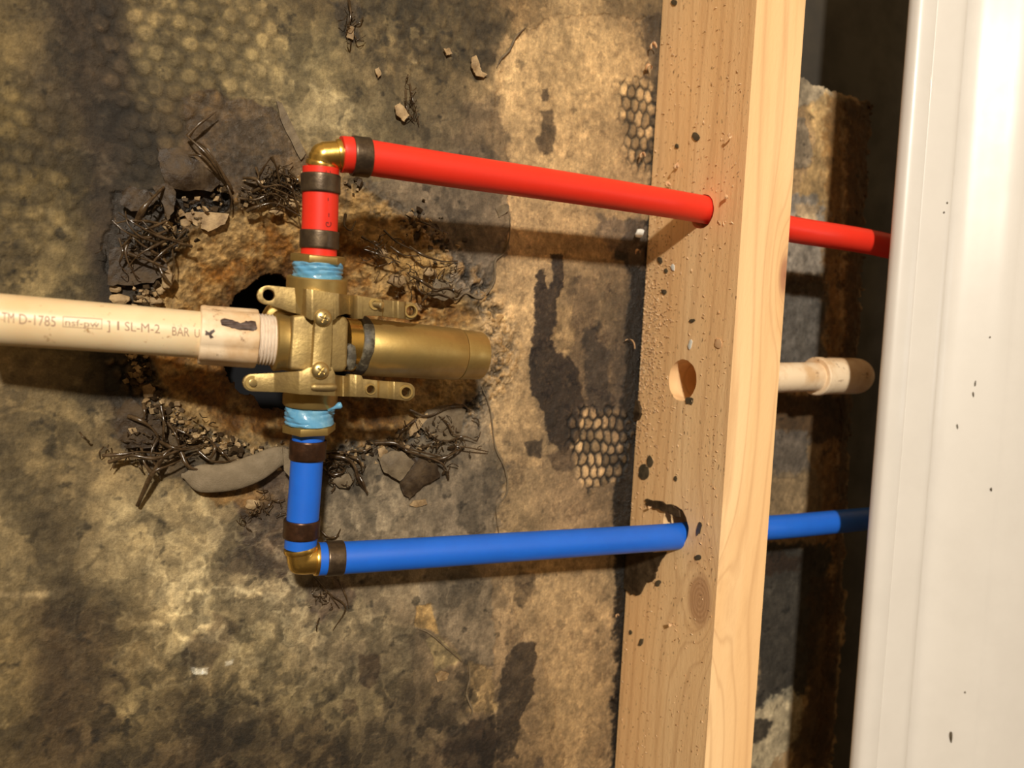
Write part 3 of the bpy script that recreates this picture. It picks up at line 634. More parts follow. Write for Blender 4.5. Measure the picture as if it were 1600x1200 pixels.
# hot line
hot = pipe_obj('supply_pipe', catmull([at(533, 241.5, -61), at(560, 244, -61), at(700, 265.5, -59.5), at(900, 295, -57), on_side(1098, 327), Vector((.036, -.0555, .0905)), at(1240, 359, -60), at(1390, 385, -64), Vector((.26, -.066, .076))], 8), M['red'],
               'long red plastic pipe running from the upper brass elbow through the stud')
cold = pipe_obj('supply_pipe', catmull([at(497, 873.5, -41), at(540, 871.5, -41.5), at(700, 861.5, -44), at(900, 848.5, -47), on_side(1057, 838), Vector((.036, -.050, -.111)), at(1210, 824, -47), at(1310, 815, -47), Vector((.26, -.047, -.112))], 8), M['blue'],
                'long blue plastic pipe running from the lower brass elbow through the stud')
YT = -55; 
hstub = pipe_obj('supply_pipe', [at(501.5, 262, -59), at(500.5, 330, -57), at(498, 402, -55)], M['red'], 'short upright red plastic pipe above the brass valve')
cstub = pipe_obj('supply_pipe', [at(482.5, 672, -44), at(477, 760, -42.5), at(469.5, 855, -41)], M['blue'], 'short upright blue plastic pipe below the brass valve', r=7.9)
def crimp(A, B, r, m, label):
    L = dist(A, B)
    o = lathe_obj('crimp_ring', A, B, [(0, r - .9), (0, r - .2), (.35, r + .05), (.9, r + .12), (L / 2, r), (L - .9, r + .12), (L - .35, r + .05), (L, r - .2), (L, r - .9)], m, n=64)
    return tag(o, label, 'crimp ring')
crimp(at(549.5, 243.5, -61), at(577, 246.5, -61), 9.25, M['crimp'], 'bronze crimp ring on the long red pipe beside the upper elbow')
crimp(at(501.3, 273, -58.5), at(501, 302, -58), 9.1, M['crimp'], 'upper bronze crimp ring on the short red pipe')
crimp(at(499.5, 361, -56), at(498.7, 389, -55.5), 9.1, M['crimp'], 'lower bronze crimp ring on the short red pipe, above the hex nut')
crimp(at(508, 873, -41), at(535, 871.5, -41), 8.9, M['crimp'], 'dark crimp ring on the long blue pipe beside the lower elbow')
crimp(at(481.8, 687, -43.8), at(480.3, 717, -43.2), 8.9, M['copper'], 'upper dark copper crimp ring on the short blue pipe')
crimp(at(472.2, 811, -41.6), at(470.5, 839, -41.2), 8.9, M['copper'], 'lower dark copper crimp ring on the short blue pipe')
def elbow(A, Kp, B, r, label, m):
    """brass elbow: barrel from A to corner Kp to B"""
    A, Kp, B = Vector(A), Vector(Kp), Vector(B)
    da = (A - Kp).normalized(); db = (B - Kp).normalized()
    nrm_ = da.cross(db).normalized(); bm = bmesh.new()
    bmesh.ops.create_icosphere(bm, subdivisions=4, radius=1)
    for w in bm.verts:
        x, y, z = w.co; k = (abs(x) ** 3.4 + abs(y) ** 3.4) ** (1 / 3.4); k = (k ** 2 + z * z) ** .5
        w.co = Kp + (da * x + db * y + nrm_ * z) * (r / 1000 / k)
    me = bpy.data.meshes.new('s'); bm.to_mesh(me); bm.free()
    V_ = [tuple(q.co) for q in me.vertices]; F_ = [tuple(q.vertices) for q in me.polygons]; bpy.data.meshes.remove(me)
    for q in (A, B):
        v, f = lathe(Kp, q, [(0, r), (dist(Kp, q), r)], 48); k = len(V_); V_ += [tuple(p) for p in v]; F_ += [tuple(k + i for i in g_) for g_ in f]
    o = link('elbow_body', mesh_from('elbow_body', V_, F_), m)
    bm = bmesh.new(); bm.from_mesh(o.data); bmesh.ops.recalc_face_normals(bm, faces=bm.faces); bm.to_mesh(o.data); bm.free()
    e = empty('pipe_elbow', label, 'pipe fitting', Kp)
    md = o.modifiers.new('r', 'REMESH'); md.mode = 'VOXEL'; md.voxel_size = 0.00035; md2 = o.modifiers.new('s', 'SMOOTH'); md2.factor = .5; md2.iterations = 8
    bake(o); under(o, e)
    for q, d in ((A, da), (B, db)):
        lathe_obj('collar', q - d * .0018, q + d * .0016, [(0, r * .9), (.3, r * 1.10), (1.2, r * 1.14), (2.6, r * 1.10), (3.3, r * .8)], m, e, n=40)
    return e
elbow(at(502, 259, -59), at(505, 244, -60), at(533, 242, -61), 6.5, 'shiny brass elbow joining the short and long red pipes', M['brass_bright'])
elbow(at(470, 857, -41), at(472, 874.5, -41), at(496, 873.5, -41), 7.4, 'shiny brass elbow joining the short and long blue pipes', M['brass_bright'])

# ---- hex adapters with blue paste
def adapter(H0, H1, S1, rh, rs, label, seed):
    e = empty('pipe_adapter', label, 'pipe fitting', H0)
    L = dist(H0, H1)
    v, f = lathe(H0, H1, [(0, rh * .86), (.5, rh), (L - .5, rh), (L, rh * .88)], 6, phase=math.radians(0))
    o = link('hex_nut', mesh_from('hex', v, f), M['brass'], smooth=False); bake(o, (), 0.25, 2); under(o, e)
    r = random.Random(seed); ph = [r.uniform(0, 6) for _ in range(6)]
    L2 = dist(H1, S1); n = 14
    prof = [(-.6, rs * .93)] + [(L2 * i / n, rs * (1.0 - .05 * i / n) + .16 * math.sin(i * 2.2)) for i in range(n + 1)] + [(L2 + .6, rs * .85)]
    j = lambda k, i, a: .38 * math.sin(2 * a + ph[k % 3] + k * .35) + .25 * math.sin(5 * a + ph[3] + k * .6) + .16 * math.sin(11 * a + k)
    s = lathe_obj('thread_sealant', H1, S1, prof, M['sealant'], e, n=64, jig=j)
    s['label'] = 'glossy light blue thread sealant'
    return e
ad1 = adapter(at(497.7, 398, -55), at(497, 412, -54.5), at(496.5, 442, -54), 13.0, 11.9, 'brass hex adapter with blue sealant above the valve, under the red pipe', 3)
ad2 = adapter(at(483.3, 675, -44.5), at(483.5, 661, -45), at(484.5, 628, -46), 13.0, 12.0, 'brass hex adapter with blue sealant below the valve, over the blue pipe', 5)
# string of paste at the lower adapter
so = sweep_obj('sealant_drip', catmull([at(514, 641, -56), at(521, 638, -60), at(527, 635, -61), at(533, 632.5, -61)], 5), lambda t: .75 + 1.0 * sstep(.4, .9, t) * (1 if t < .93 else .7), M['sealant'], ad2, n=16)
so['label'] = 'small blue drip of sealant'

# ================================================================ valve
vb = at(495, 535, -50)
valve = empty('shower_valve', 'brass valve body with two mounting brackets and a long round sleeve', 'valve', vb)
YV = -50
# vertical ports
lathe_obj('inlet_port', at(496, 433, -54), at(494, 480, -52), [(0, 12.2), (0, 13.6), (.6, 14.2), (dist(at(496, 433, -54), at(494, 480, -52)), 14.2)], M['brass'], valve)
lathe_obj('inlet_port', at(484, 634, -46), at(487, 590, -47), [(0, 11.2), (0, 12.4), (1, 13.0), (dist(at(484, 634, -46), at(487, 590, -47)), 13.2)], M['brass'], valve)
# octagonal middle body
def prism(P, y0, y1, name, m, bev=.5, parent=valve, cut=(), seg=2):
    """P: outline in photo pixels on plane y0 (mm, front), extruded back to y1"""
    F_ = [at(a, b, y0) for a, b in P]; n = len(F_)
    v = F_ + [p + Vector((0, (y1 - y0) / 1000, 0)) for p in F_]
    f = [tuple(range(n)), tuple(reversed(range(n, 2 * n)))] + [(i, i + n, (i + 1) % n + n, (i + 1) % n) for i in range(n)]
    o = link(name, mesh_from(name, v, f), m); bm = bmesh.new(); bm.from_mesh(o.data); bmesh.ops.recalc_face_normals(bm, faces=bm.faces); bm.to_mesh(o.data); bm.free()
    bake(o, cut, bev, seg)
    if parent is not None: under(o, parent)
    return o
prism([(457, 493), (486, 490), (522, 492), (541, 495), (545, 503), (543, 572), (538, 581), (486, 582), (453, 578), (452, 572)], -65, -36, 'valve_body', M['brass_dull'], 1.4, seg=3)
# collar and thread on the left of the body, neck and sleeve on the right
def hl(px, py, y=YV): return at(px, py, y)
A = hl(427, 533); B = hl(462, 535); L = dist(A, B)
lathe_obj('union_collar', A, B, [(0, 9.5), (0, 13.6), (.7, 14.3), (2.2, 14.1), (L * .5, 13.6), (L - 1, 14.4), (L, 14.6)], M['brass'], valve)
A = hl(536, 538); B = hl(560, 540, -49.5); L = dist(A, B)
lathe_obj('valve_neck', A, B, [(0, 13.2), (L, 13.2)], M['brass_bright'], valve)
sj = lambda k, i, a: .25 * math.sin(3 * a + k) + .2 * math.sin(8 * a + 1)
g = lathe_obj('neck_sealant', hl(553, 539, -49.7), hl(567, 541, -49.3), [(0, 12.9), (.4, 13.9), (2, 14.6), (4, 14.9), (5.2, 14.5)], M['grey_seal'], valve, jig=sj); g['label'] = 'dark grey sealant smeared round the neck'
# smear of grey paste spreading on to the neck
prism([(541, 542), (548, 536), (556, 541), (558, 560), (554, 577), (545, 580), (541, 566), (544, 552)], -63.9, -52, 'neck_sealant', M['grey_seal'], .8)
A = hl(565, 542, -49.5); B = hl(714, 553.5, -44); Lq = dist(A, B)
sleeve = lathe_obj('valve_sleeve', A, B, [(0, 12.5), (0, 14.1), (.6, 14.45), (Lq * .5, 14.2), (Lq - .35, 13.95), (Lq, 13.7), (Lq, 12)], M['brass'], valve, n=96)
C = hl(750, 556, -42.7); Lc = dist(B, C)
cp = lathe_obj('sleeve_cap', B, C, [(0, 12.3), (.7, 12.3), (.8, 13.3), (1.0, 13.5), (Lc - 1.2, 13.15), (Lc - .3, 12.8), (Lc, 12), (Lc, 0.005)], M['brass'], sleeve, n=96)
cp.matrix_parent_inverse = Matrix.Identity(4)
cp.matrix_parent_inverse = (Matrix.Translation(sleeve.location)).inverted(); 
# sleeve is itself parented with an inverse; keep the cap in world space
bpy.context.view_layer.update(); cp.matrix_parent_inverse = sleeve.matrix_world.inverted()

def bracket(name, top, bot, yprof, th, ears, holes, label=None):
    """top/bot: px polylines (x,y); yprof: (px, y mm) of the front; ears: (cx, cy, r px); holes: (cx, cy, r px)"""
    xs = np.arange(top[0][0], top[-1][0] + .1, 1.5); v = []; f = []
    tx, ty = zip(*top); bx, by = zip(*bot); yx, yy = zip(*yprof)
    n = len(xs)
    for x in xs:
        y = float(np.interp(x, yx, yy)); a = float(np.interp(x, tx, ty)); b = float(np.interp(x, bx, by))
        p = at(x, a, y); q = at(x, b, y); d = Vector((0, th / 1000, 0)); v += [p, q, q + d, p + d]
    for i in range(n - 1):
        o = 4 * i
        for k in range(4): f.append((o + k, o + (k + 1) % 4, o + 4 + (k + 1) % 4, o + 4 + k))
    f.append((0, 3, 2, 1)); o = 4 * (n - 1); f.append((o, o + 1, o + 2, o + 3))
    ob = link(name, mesh_from(name, v, f), M['brass_dull'])
    bm = bmesh.new(); bm.from_mesh(ob.data); bmesh.ops.recalc_face_normals(bm, faces=bm.faces); bm.to_mesh(ob.data); bm.free()
    rings = []
    for cx, cy, r in holes:
        y = float(np.interp(cx, yx, yy)); p = at(cx, cy, y); rr = (at(cx, cy + r, y) - p).length * 1000
        d = (p - Vector(CP)).normalized() * .35 + Vector((0, 1, 0)); d.normalize(); d = Vector((0, 1, 0))
        rings.append(cyl_cut(p - d * .01, p + d * .02, rr, 28))
    bake(ob, rings, .45, 2); under(ob, valve)
    if label: ob['label'] = label
    return ob
# upper bracket
def ear(cx, cy, r, side, n=9):
    """x samples over the rounded end of an ear (side -1 left, +1 right)"""
    return [(cx + side * r * math.sin(math.pi / 2 * i / n), r * math.cos(math.pi / 2 * i / n)) for i in range(n + 1)]
el = ear(420, 461, 18, -1); er = ear(640, 486, 13.5, 1)
top = [(x, 461 - h * .83) for x, h in reversed(el)] + [(450, 449), (475, 451), (497, 454), (537, 460), (560, 462), (598, 468)] + [(x, 486 - h) for x, h in er]
bot = [(x, 461 + h * .83) for x, h in reversed(el)] + [(436, 481), (452, 487), (472, 492), (486, 500), (522, 500), (527, 494), (541, 490), (549, 492), (552, 498), (567, 498), (569, 493), (598, 494)] + [(x, 486 + h) for x, h in er]
yp = [(400, -60), (462, -61), (472, -63), (478, -68.5), (488, -70), (530, -69.5), (537, -65), (546, -61.5), (554, -66), (559, -67.5), (597, -66.5), (597.8, -64.8), (614, -63.5), (622, -65.5), (632, -64.5), (634, -62), (660, -62)]
bracket('mounting_bracket', top, bot, yp, 3.4, None, [(420, 461, 9.2), (641.5, 486, 7.6)], 'upper bracket')
# lower bracket
el = ear(395, 598, 15.5, -1); er = ear(635, 612, 14, 1)
top = [(x, 598 - h * .86) for x, h in reversed(el)] + [(430, 583), (472, 580), (484, 574), (519, 574), (524, 586), (541, 588), (545, 585), (565, 586.5), (566.5, 592), (592, 595)] + [(x, 612 - h) for x, h in er]
bot = [(x, 598 + h * .86) for x, h in reversed(el)] + [(444, 613), (468, 616), (527, 619), (572, 620.5), (592, 621.5)] + [(x, 612 + h) for x, h in er]
yp = [(378, -60), (428, -62), (450, -66), (468, -69), (485, -69.5), (524, -69), (530, -64), (536, -62), (546, -65.5), (556, -67), (590, -66.5), (592, -64.8), (606, -63), (616, -65.2), (628, -64), (640, -63), (660, -63)]
bracket('mounting_bracket', top, bot, yp, 3.4, None, [(579, 608.5, 6.4), (634, 612.5, 7.4)], 'lower bracket')
# raised bar on the lower bracket
bar = sweep_obj('raised_rib', catmull([at(486, 605, -69.5), at(505, 605.5, -69.7), at(526, 605, -69.4)], 5), lambda t: 1.75 if .05 < t < .95 else 1.0, M['brass_dull'], valve, n=20, flat=.75)
# strap joining the brackets
prism([(487, 492), (492, 502), (490, 540), (488, 572), (483, 580), (519, 580), (517, 572), (519, 540), (520, 502), (524, 492)], -69.6, -62, 'centre_strap', M['brass_dull'], .6)
# round rims
def ring_at(px, py, y, r1, r0, m, name, h=1.2):
    p = at(px, py, y); v, f = lathe(p + Vector((0, 0, 0)), p - Vector((0, h / 1000, 0)), [(0, r0), (0, r1), (h * .7, r1), (h, r1 * .93), (h, r0 * 1.03), (0, r0)], 32)
    f = f[:-2]; o = link(name, mesh_from(name, v, f), m); sharp(o); under(o, valve); return o
ring_at(579, 608.5, -66.6, 2.75, 2.0, M['brass'], 'hole_rim', .7)
ring_at(634, 612.5, -63.6, 3.6, 2.4, M['brass'], 'hole_rim', .9)
ring_at(641.5, 486, -62, 3.6, 2.5, M['brass'], 'hole_rim', .9)
# phillips screws
def screw(px, py, y, r, rot, m):
    p = at(px, py, y); n = 10
    prof = [(-.8, r)] + [(2.1 * math.sin(math.pi / 2 * i / n), r * math.cos(math.pi / 2 * i / n) + .004) for i in range(n + 1)]
    v, f = lathe(p, p - Vector((0, .003, 0)), prof, 40); m = M['steel']; o = link('bracket_screw', mesh_from('screw', v, f), m)
    bm = bmesh.new(); bm.from_mesh(o.data); bmesh.ops.recalc_face_normals(bm, faces=bm.faces); bm.to_mesh(o.data); bm.free()
    cut = []
    for a in (rot, rot + 90):
        w = r * .52; v, f = box(-w / 1000, w / 1000, -.004, -.0008, -.0004, .0004)
        mm = Matrix.Translation(p) @ Matrix.Rotation(math.radians(a), 4, 'Y'); cut.append(link('cutter', mesh_from('c', [mm @ Vector(q) for q in v], f)))
    bake(o, cut, 0); under(o, valve); return o
screw(504.5, 497, -69.8, 4.1, 20, M['brass']); screw(500.5, 579, -69.8, 4.1, 35, M['brass'])
# bolts through the ears
def bolt(px, py, y, r, L, dx=(0, -1, 0)):
    p = at(px, py, y); d = Vector(dx).normalized(); n = 14; prof = [(-3, r)]
    for i in range(n): prof += [(L * i / n, r * .84), (L * (i + .5) / n, r)]
    prof += [(L, r * .8), (L, .005)]
    return lathe_obj('ear_screw', p, p + d * .005, prof, M['steel'], valve, n=24)
bolt(586, 475.5, -66, 1.75, 4.6, (.55, -1, -.1)); bolt(394.5, 598, -60, 1.7, 2.0, (.1, -1, 0))
ring_at(586, 475.5, -67, 2.9, 1.6, M['brass'], 'hole_rim', .5); ring_at(394.5, 598, -60.2, 3.3, 1.7, M['brass'], 'hole_rim', .6)
# rear spout behind the left side, with wires of the back plate
prism([(408, 500), (422, 476), (446, 470), (456, 482), (456, 500), (430, 505)], -42, -30, 'rear_lug', M['brass'], 1.0)

# ================================================================ cream PVC riser on the left
P0 = at(-60, 494.5, -47); P1 = at(0, 499.5, -47); P2 = at(330, 524.5, -49.5)
r0 = 10.65
pvc = lathe_obj('drain_pipe', P0, P2, [(0, r0), (dist(P0, P2), r0)], M['pvc'], n=80)
pvc.name = 'plastic_pipe'; tag(pvc, 'cream plastic pipe with printed lettering entering from the left', 'pipe')
# coupling with eight flat sides, collar edge and mould seam
A = at(311, 523, -49.5); B = at(401, 529.5, -50); L = dist(A, B)
cpl = empty('pipe_coupling', 'stained cream threaded coupling between the plastic pipe and the brass valve', 'pipe fitting', A)
def oct_(k, i, a): return -0.8 * (1 - abs(math.cos(4 * a))) if k > 0 else 0
lathe_obj('socket', A, B, [(0, 10.8), (0, 13.0), (.5, 13.5), (2, 13.7), (3, 13.5), (L * .5, 13.7), (L - 1.2, 13.9), (L - .3, 13.7), (L, 13.2), (L, 10)], M['pvc_dirty'], cpl, n=80, jig=oct_)
A2 = at(399, 529.5, -50); B2 = at(430, 532, -50); L2 = dist(A2, B2); prof = [(0, 11.2)]
for i in range(6): prof += [(L2 * (i + .12) / 6, 11.1), (L2 * (i + .42) / 6, 12.1), (L2 * (i + .62) / 6, 12.1), (L2 * (i + .95) / 6, 11.1)]
th = lathe_obj('thread', A2, B2, prof, M['thread'], cpl, n=64); th['label'] = 'white plastic thread'
def patch_on(Ax, Bx, r, outline, m, name, root, lift=.12):
    """outline (px) wrapped on the cylinder Ax-Bx"""
    bm = bmesh.new(); vs = []
    for a, b in outline: vs.append(bm.verts.new((a, b, 0)))
    fc = bm.faces.new(vs)
    ys = [p[1] for p in outline]; y = min(ys) + 2
    while y < max(ys):
        bmesh.ops.bisect_plane(bm, geom=bm.verts[:] + bm.edges[:] + bm.faces[:], plane_co=(0, y, 0), plane_no=(0, 1, 0)); y += 2
    bmesh.ops.triangulate(bm, faces=bm.faces[:])
    Av = np.array(Ax); D = np.array((Vector(Bx) - Vector(Ax)).normalized())
    for w in bm.verts:
        d = CM @ np.array([(w.co.x - 800) / FPX, 1, -(w.co.y - 600) / FPX]); o = CP - Av
        dp = d - D * d.dot(D); op = o - D * o.dot(D); R = (r + lift) / 1000
        a = dp.dot(dp); b = 2 * dp.dot(op); c = op.dot(op) - R * R; disc = max(b * b - 4 * a * c, 0); t = (-b - math.sqrt(disc)) / (2 * a)
        w.co = Vector(CP + d * t)
    me = bpy.data.meshes.new(name); bm.to_mesh(me); bm.free(); o = link(name, me, m); under(o, root); return o
def jagged(P, amp, seed, k=4):
    r = random.Random(seed); out = []
    for i in range(len(P)):
        a, b = P[i], P[(i + 1) % len(P)]
        for j in range(k):
            t = j / k; out.append((a[0] + (b[0] - a[0]) * t + r.uniform(-amp, amp) * (j > 0), a[1] + (b[1] - a[1]) * t + r.uniform(-amp, amp) * (j > 0)))
    return out
patch_on(A, B, 13.55, jagged([(344, 500), (350, 497), (366, 501), (376, 505), (384, 501), (399, 502), (402, 512), (396, 517), (380, 515), (362, 512), (346, 507)], .8, 3), M['dark_smear'], 'primer_smear', cpl, .3)['label'] = 'dark primer smear'
patch_on(A, B, 13.55, jagged([(321, 516), (327, 519), (334, 514), (336, 517), (330, 523), (334, 527), (329, 529), (325, 523), (321, 524)], .6, 4), M['dark_smear'], 'primer_smear', cpl, .3)['label'] = 'small brown stain'
# printed lettering wrapped on the pipe
def text_mesh(s):
    c = bpy.data.curves.new('t', 'FONT'); c.body = s; c.resolution_u = 3; o = bpy.data.objects.new('t', c); col.objects.link(o)
    bpy.context.view_layer.update(); me = bpy.data.meshes.new_from_object(o.evaluated_get(bpy.context.evaluated_depsgraph_get()))
    bpy.data.objects.remove(o); bpy.data.curves.remove(c); return me
def print_on(Ax, Bx, r, items, m, name, root, rot=0):
    """items: (string, x0, x1, y at x0, y at x1 (baseline), height px)"""
    bm = bmesh.new()
    for s, x0, x1, y0, y1, h in items:
        if s == '#box':
            hh = h; w = 1.0
            quads = [((x0, y0), (x1, y1), (x1, y1 - w), (x0, y0 - w)), ((x0, y0 - hh), (x1, y1 - hh), (x1, y1 - hh - w), (x0, y0 - hh - w)), ((x0, y0), (x0 + w, y0), (x0 + w, y0 - hh), (x0, y0 - hh)), ((x1 - w, y1), (x1, y1), (x1, y1 - hh), (x1 - w, y1 - hh))]
            for q in quads: bm.faces.new([bm.verts.new((a, b, 0)) for a, b in q])
            continue
        me = text_mesh(s); xs = [v.co.x for v in me.vertices]; ys = [v.co.y for v in me.vertices]
        a, b = min(xs), max(xs); H = .70
        for v in me.vertices:
            u = (v.co.x - a) / (b - a)
            if rot: v.co = Vector((x0 + (v.co.y / H) * h, y0 + (y1 - y0) * u, 0))
            else: v.co = Vector((x0 + (x1 - x0) * u, y0 + (y1 - y0) * u - v.co.y / H * h, 0))
        bm.from_mesh(me); bpy.data.meshes.remove(me)
    ys = [v.co.y for v in bm.verts]; y = min(ys) + .01
    while y < max(ys):
        bmesh.ops.bisect_plane(bm, geom=bm.verts[:] + bm.edges[:] + bm.faces[:], plane_co=(0, y, 0), plane_no=(0, 1, 0)); y += 2.5
    Av = np.array(Ax); D = np.array((Vector(Bx) - Vector(Ax)).normalized())
    for w in bm.verts:
        d = CM @ np.array([(w.co.x - 800) / FPX, 1, -(w.co.y - 600) / FPX]); o = CP - Av
        dp = d - D * d.dot(D); op = o - D * o.dot(D); R = (r + .07) / 1000
        a = dp.dot(dp); b = 2 * dp.dot(op); c = op.dot(op) - R * R; t = (-b - math.sqrt(max(b * b - 4 * a * c, 0))) / (2 * a)
        w.co = Vector(CP + d * t)
    me = bpy.data.meshes.new(name); bm.to_mesh(me); bm.free(); o = link(name, me, m, smooth=False); under(o, root); return o
print_on(P0, P2, r0, [('TM', 3, 22, 503.5, 505, 16), ('D-1785', 30, 87, 506, 510.5, 16), ('#box', 98, 159.5, 510.8, 514.5, 15.5), ('nsf-pw', 102, 155, 508.5, 512, 10.5),
                      (']', 167.5, 172, 514.5, 515, 14), ('1', 183, 186.2, 515.5, 516, 14), ('SL-M-2', 195, 250, 516.5, 521, 14), ('BAR', 269, 296, 524, 526, 14), ('U', 304, 312, 527, 527.5, 13)], M['ink'], 'printed_lettering', pvc)['label'] = 'faded print reading TM D-1785 nsf-pw 1 SL-M-2 BAR U'
print_on(at(501.5, 262, -59), at(498, 402, -55), 8.35, [('G', 509, 518, 355, 347, 9), ('-', 511, 520, 339, 333, 9), ('-', 510, 519, 314, 309, 9), ('C', 509, 517, 274, 267, 8)], M['ink_dark'], 'printed_lettering', hstub, rot=1)['label'] = 'small dark printed letters'

# PVC pipe end behind the stud
A = Vector((.030, -.044, -.0125)); B = at(1295, 588, -40); Cc = at(1333, 587.5, -39)
v3 = Vector((B - A)).normalized()
rp = sweep_obj('plastic_pipe', [A, A + (B - A) * .5, B], 10.4, M['pvc_dirty'], n=48); tag(rp, 'stained cream plastic pipe showing in the gap right of the stud', 'pipe')
ce = empty('pipe_elbow', 'stained cream plastic elbow on the pipe end right of the stud', 'pipe fitting', B)
a0 = at(1273, 588, -40.5)
lathe_obj('socket', a0, Cc, [(0, 10.5), (0, 13.0), (.8, 13.8), (5, 13.9), (5.4, 13.2), (dist(a0, Cc) - 1, 13.4)], M['pvc_dirty'], ce)
Pq = [Cc - v3 * .002] + [Cc + Vector((math.sin(t) * .008, (1 - math.cos(t)) * .012, 0)) for t in [i * math.pi / 2 / 10 for i in range(11)]] + [Cc + Vector((.008, .028, 0))]
sweep_obj('elbow_bend', Pq, 13.35, M['pvc_dirty'], ce, n=48)

# ================================================================ bathtub rim on the right (front y about -95)
def tub():
    prof = [(139, -88.5), (129.5, -89.2), (127.2, -90.4), (126.4, -92), (126.3, -94.5), (127.4, -97.5), (130, -99.6), (134, -101), (139, -101.6), (140.2, -101.0), (141.0, -101.5), (147, -104), (154, -106.5), (158, -107.5), (162, -107), (168, -102.5), (178, -95), (188, -88.5), (197, -86), (205, -88.5), (214, -97), (223, -106), (231, -111.5), (233, -111.2), (242, -116), (262, -122), (300, -128), (420, -132)]
    # smooth it
    P = [Vector((a, b, 0)) for a, b in prof]; S = [P[0]] + catmull(P[1:], 5)
    th = 2.5
    nrm = []
    for i, p in enumerate(S):
        d = (S[min(i + 1, len(S) - 1)] - S[max(i - 1, 0)]).normalized(); nrm.append(Vector((-d.y, d.x, 0)))
    ring = S + [p + n * th for p, n in zip(reversed(S), reversed(nrm))]
    zs = np.linspace(-420, 400, 30); v = []; f = []; n = len(ring)
    for z in zs: v += [(p.x / 1000, p.y / 1000, z / 1000) for p in ring]
    for k in range(len(zs) - 1):
        for i in range(n):
            j = (i + 1) % n; f.append((k * n + i, k * n + j, (k + 1) * n + j, (k + 1) * n + i))
    f.append(tuple(range(n))); f.append(tuple((len(zs) - 1) * n + i for i in reversed(range(n))))
    o = link('bathtub', mesh_from('bathtub', v, f), M['tub']); sharp(o, 40); return o
M['tub'] = speckled('white_enamel', (0.74, 0.71, 0.67), (0.71, 0.68, 0.64), 30, (0.34, 0.40), bump=0.02, coat=0.15)
tb = tub(); tag(tb, 'glossy white bathtub with a stepped rim filling the right edge', 'bathtub')

